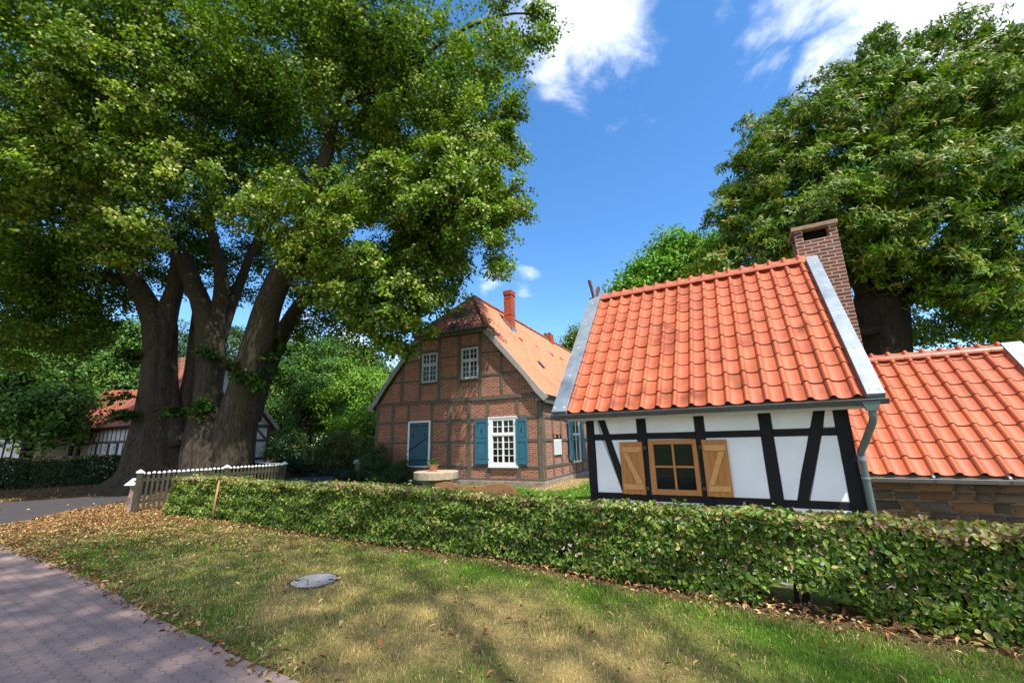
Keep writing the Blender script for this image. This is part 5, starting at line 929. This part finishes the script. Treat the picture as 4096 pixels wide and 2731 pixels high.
# low post by the courtyard
bp = thing('courtyard_post', 'short stone post with slanted green cap at the courtyard edge', 'bollard', (-7.15, 20.0, 0))
MB().tube([(0, 0, 0), (0, 0, .4), (.01, 0, .82)], [.17, .145, .15], 8, True, lambda th, t: 1+.1*math.sin(3*th+t*6)).build('post', m_plain('post_stone2', (.36, .30, .22), (.2, .16, .11), 6), bp)
MB().prism([(-.22, .80), (.2, .84), (.12, 1.0), (-.16, 1.0)], -.17, .17).build('cap', m_plain('verdigris', (.22, .32, .28), (.14, .22, .19), 6), bp, bevel=.01)
o = crown('ivy', bp, [(-.2, 0, .8, .09), (.22, 0, .7, .1), (-.18, 0, .6, .08)], 50, 8, .06, .05, GD, (1, 1, 1), 82, M['leaf_hedge'], .04); o.parent = bp
def shrub(name, label, lobes, n, Ln, Wd, cols, seed, group=None, cat='shrub'):
    c = np.array(lobes)[:, :3].mean(0); t = thing(name, label, cat, (c[0], c[1], 0), 0, group)
    un(crown('foliage', t, lobes, n, 10, Ln, Wd, cols, (1,)*len(cols), seed, M['leaf_hedge'], Ln*1.3, .9, .7, .4, .6, .25, .15, inner=.4), t)
    rs = random.Random(seed)
    for k in range(5): a = rs.uniform(0, 6.28); mb = MB().tube([(c[0], c[1], -.02), (c[0]+.15*math.cos(a), c[1]+.15*math.sin(a), .5*lobes[0][2]+.1), (c[0]+.3*math.cos(a), c[1]+.3*math.sin(a), lobes[0][2]+.1)], [.02, .014, .006], 5); un(mb.build('stem', M['bark_dark'], t), t)
    return t
GY = [(.04, .085, .022), (.055, .115, .026), (.03, .065, .02)]
shrub('yew_shrub', 'tall dark evergreen shrub against the left corner of the brick farmhouse', [(-6.15, 18.9, .5, .55), (-6.2, 18.95, 1.2, .42), (-5.9, 18.8, .9, .45), (-6.4, 19.0, .9, .4), (-5.75, 18.7, 1.45, .25)], 1100, .07, .03, GY, 91)
shrub('yew_shrub', 'smaller dark shrub left of the blue hatch on the farmhouse front', [(-4.95, 18.35, .45, .45), (-4.8, 18.3, .9, .32), (-4.6, 18.2, .5, .35)], 700, .07, .03, GY, 92)
shrub('low_plant', 'low leafy plant left of the short courtyard post', [(-7.75, 19.8, .22, .3), (-7.5, 19.9, .3, .22)], 260, .08, .05, GD, 93)
shrub('low_plant', 'low leafy plants right of the short courtyard post', [(-6.7, 19.6, .25, .35), (-6.2, 19.3, .3, .3), (-6.45, 19.0, .2, .35)], 380, .08, .05, GD, 94)
shrub('low_plant', 'bright green ground plant under the dark farmhouse shrubs', [(-5.6, 18.1, .15, .3), (-5.2, 17.9, .12, .25)], 200, .08, .05, [(.06, .14, .02), (.05, .11, .02)], 95)
fb = thing('park_bench', 'long pale metal bench row at the far edge of the courtyard', 'bench', (-12.3, 30.5, 0), R(6))
for x in (0, .9, 1.8): MB().box(x-.03, -.05, 0, x+.03, .35, .45).build('leg', M['iron'], fb)
MB().box(-.1, -.1, .43, 2.6, .35, .47).build('seat', M['grey_paint'], fb); mb = MB()
for k in range(9): mb.box(-.1+k*.3, .33, .5, -.07+k*.3, .36, .85)
mb.box(-.1, .33, .85, 2.6, .37, .9); mb.build('backrest', M['zinc_dark'], fb)

MHC = (mc[0], mc[1]-.02)
# ---------------------------------------------------------------- grass, litter
rs = np.random.RandomState(77)
lawn = PEDGE[1:]+[(5.8, 2.6)]+HEDGE[::-1][1:]+[(-9.3, 11.9), (-10.6, 12.0), (-11.6, 10.3)]
def scatter(n, x0, x1, y0, y1, poly, near=0):
    x = rs.uniform(x0, x1, n); y = rs.uniform(y0, y1, n); k = inpoly(x, y, poly); return x[k], y[k]
def blades(name, x, y, Lh, Wd, label, seed):
    rs = np.random.RandomState(seed); n = len(x); g = gcolor(x, y); dryness = np.clip((g[:, 0]-.075)/.25, 0, 1)
    dirt = np.clip((g[:, 0]/g[:, 1]-1.30)/.3, 0, 1); k = (rs.rand(n) > dirt*.85) & (np.hypot(x-MHC[0], y-MHC[1]) > .29); x, y, g, dryness = x[k], y[k], g[k], dryness[k]; n = len(x)
    isdry = rs.rand(n) < dryness*.8+.06; col = np.where(isdry[:, None], np.array([.50, .385, .165])*(1+.25*rs.normal(size=(n, 1))), np.array([.125, .255, .020])*(1+.3*rs.normal(size=(n, 1))))
    D = np.hypot(x, y); sc = np.clip(D/5, .75, 2.4); h = Lh*rs.uniform(.5, 1.5, n)*(1+.35*snoise(np.stack([x, y], 1), 5., 4)); w = Wd*sc*rs.uniform(.7, 1.3, n); a = rs.uniform(0, 6.283, n)
    lean = rs.normal(size=(n, 2))*.55*h[:, None]; b = np.stack([x, y, np.full(n, -.012)], 1); s = np.stack([np.cos(a)*w/2, np.sin(a)*w/2, np.zeros(n)], 1)
    m_ = b+np.stack([lean[:, 0]*.35, lean[:, 1]*.35, h*.6], 1); t = b+np.stack([lean[:, 0], lean[:, 1], h], 1)
    V = np.stack([b-s, b+s, m_+s*.8, t, m_-s*.8], 1).reshape(-1, 3); i = (np.arange(n)*5)[:, None]
    Fq = np.concatenate([i+np.array([[0, 1, 2, 4]])]); o = np_mesh(name, V, Fq, M['blade'], col=np.clip(col, .005, 1)); return tag(o, label, 'grass', kind='stuff')
# density falls with distance from the camera
xx, yy = scatter(560000, -12, 6, 1.5, 12.2, lawn); D = np.hypot(xx, yy); kp = rs.rand(len(xx)) < np.clip((5.2/D)**1.6, 0, 1); xx, yy = xx[kp], yy[kp]
blades('grass', xx, yy, .036, .0052, 'short patchy lawn between the pavement and the hedge', 3)
x2, y2 = scatter(60000, -7, 6, 8, 21, [(-7, 19.5), (-6.9, 13), (-2, 9.7), (.8, 9.3), (1.4, 8.6), (3.2, 13), (5.2, 21), (2.5, 20), (.9, 16), (-6.5, 19.3)]); blades('grass', x2, y2, .05, .012, 'bright green lawn between the hedge and the farmhouse', 4)
# a few coarse tufts
def tufts(pts, seed):
    rs = np.random.RandomState(seed); X = []; Y = []
    for cx, cy, r, n in pts: X.append(cx+rs.normal(size=n)*r); Y.append(cy+rs.normal(size=n)*r)
    return np.concatenate(X), np.concatenate(Y)
tx, ty = tufts([(-3.0, 4.75, .10, 260), (-2.75, 4.55, .07, 120), (2.0, 4.55, .14, 300), (1.8, 4.7, .1, 160), (-.6, 6.5, .2, 260), (-3.2, 8.0, .3, 320), (-5.3, 9.2, .3, 300), (.3, 5.9, .2, 200), (1.2, 5.0, .3, 160), (3., 3.9, .2, 200)]+[(rs.uniform(-9, 4.5), rs.uniform(2.5, 11.5), rs.uniform(.03, .09), int(rs.uniform(20, 70))) for _ in range(900)], 8)
_k = inpoly(tx, ty, lawn); tx, ty = tx[_k], ty[_k]
blades('grass', tx, ty, .060, .0055, 'taller grass tufts along the lawn edges', 5)
def litter(name, x, y, size, label, seed, zoff=.02, cols=None):
    rs = np.random.RandomState(seed); n = len(x); C = np.stack([x, y, zoff+rs.uniform(0, .02, n)], 1); Nv = np.array([0, 0, 1])+rs.normal(size=(n, 3))*.38
    col = palette(n, cols or [(.42, .27, .11), (.34, .155, .06), (.24, .105, .045), (.50, .39, .17), (.17, .095, .05)], (4, 3, 2, 2.2, 1.5), rs, .2); D = np.hypot(x, y); s = size*rs.uniform(.55, 1.25, n)
    o = leaf_mesh(name, C, Nv, s, s*rs.uniform(.28, .6, n), np.clip(col, .01, 1), M['litter'], None, rs, .22, None, True, .25); return tag(o, label, 'fallen leaves', kind='stuff')
X = []; Y = []
def add_l(cx, cy, sx, sy, n): X.append(cx+rs.normal(size=n)*sx); Y.append(cy+rs.normal(size=n)*sy)
add_l(-10.3, 10.9, 1.3, 1.0, 3300); add_l(-8.8, 9.9, 1.8, 1.0, 2400); add_l(-6.5, 8.4, 2.2, 1.1, 1700)
for (x1, y1), (x2, y2), n in zip(PEDGE[1:-1], PEDGE[2:], (300, 240, 190, 130, 90, 50, 36, 30, 12)):
    t = rs.rand(n); X.append(x1+(x2-x1)*t+rs.normal(size=n)*.10+.02); Y.append(y1+(y2-y1)*t+rs.normal(size=n)*.12+.03)
for (x1, y1), (x2, y2) in zip(HEDGE[:-1], HEDGE[1:]):
    n = 240; t = rs.rand(n); X.append(x1+(x2-x1)*t+rs.normal(size=n)*.2); Y.append(y1+(y2-y1)*t+rs.normal(size=n)*.16)
LIT = [(-8.6, 12.6), (-9.6, 11.0), (-9., 8.3), (-13.5, 10.1), (-11.95, 10.2), (-11.95, 10.9), (-12.4, 11.9), (-12.65, 13.0), (-12.9, 14.2), (-13.0, 16), (-11, 15.5), (-9.6, 14)]
add_l(-11.6, 12.6, .8, 1.3, 2600); X = [np.concatenate(X)]; Y = [np.concatenate(Y)]; X = X[0]; Y = Y[0]
k = inpoly(X, Y, LIT) | inpoly(X, Y, lawn) | (distseg(X, Y, HEDGE)[0] < .45) | (distseg(X, Y, PEDGE)[0] < .12); litter('fallen_leaves', X[k], Y[k], .062, 'dry yellow and brown leaves drifted at the fence end and lawn edges', 9)
n = 900; x, y = scatter(1900, -10, 5, 2.2, 11.5, lawn); litter('fallen_leaves', x, y, .06, 'single dry leaves scattered over the lawn', 10, .03)
x, y = scatter(60, -9, 0, 1.8, 8, PEDGE[1:]+[(0, 1.5), (-9, 3)]); litter('fallen_leaves', x, y, .04, 'few dry leaves lying on the paved path', 11, .014)
x, y = scatter(2600, -26, -8.6, 10, 22, [(-26, 12.8), (-17.3, 15.2), (-14.5, 17.2), (-12.8, 16.4), (-9.2, 14.8), (-8.9, 17), (-12, 20.5), (-20, 21.8), (-26, 18)]); litter('fallen_leaves', x, y, .10, 'brown leaves lying under the linden beyond the road', 12, .01, [(.30, .17, .07), (.24, .12, .05), (.16, .08, .04), (.36, .26, .10), (.14, .08, .045)])
x, y = scatter(170, -22, -7, 9.5, 36, [(-20, 11.5), (-12.4, 11.2), (-13.2, 16), (-14.3, 16.7), (-10, 19.5), (-7.4, 21), (-9, 30), (-14, 30), (-11, 20), (-20, 13.5)]); litter('fallen_leaves', x, y, .09, 'yellow leaves lying on the dark road', 13, .02, [(.5, .4, .15), (.4, .25, .1), (.3, .2, .08), (.5, .4, .2), (.3, .2, .1)])

# ---------------------------------------------------------------- trees behind the photographer shade the foreground
for i, (lb, bs, sd, nc) in enumerate([([(7.9, -7.9, 24, 3.6), (9.9, -9.4, 23.5, 3.4), (5.9, -5.4, 24.5, 3.3), (8.5, -6.2, 25, 3)], (7.5, -10), 101, 150), ([(1.4, -6.9, 24, 3.4), (3.4, -9.4, 23.5, 3.5), (4.6, -6.6, 24.5, 3.2), (-.3, -4.6, 24, 3.2), (.4, -8.6, 24, 3)], (1.5, -9.5), 102, 1500), ([(11.9, -10.4, 22, 3.2), (13.5, -9.4, 21.5, 2.6)], (12.5, -13), 103, 600)]):
    tree('shade_tree', ['tall broadleaf tree standing behind the viewer at the lawn', 'second tall tree behind the viewer nearer the pavement', 'third tall tree far to the right behind the viewer'][i], lb, bs, 22, .4, nc, 8, .21, .17, GM, (3, 4, 1, 3), sd, 'trees behind the viewer', spread=.9)
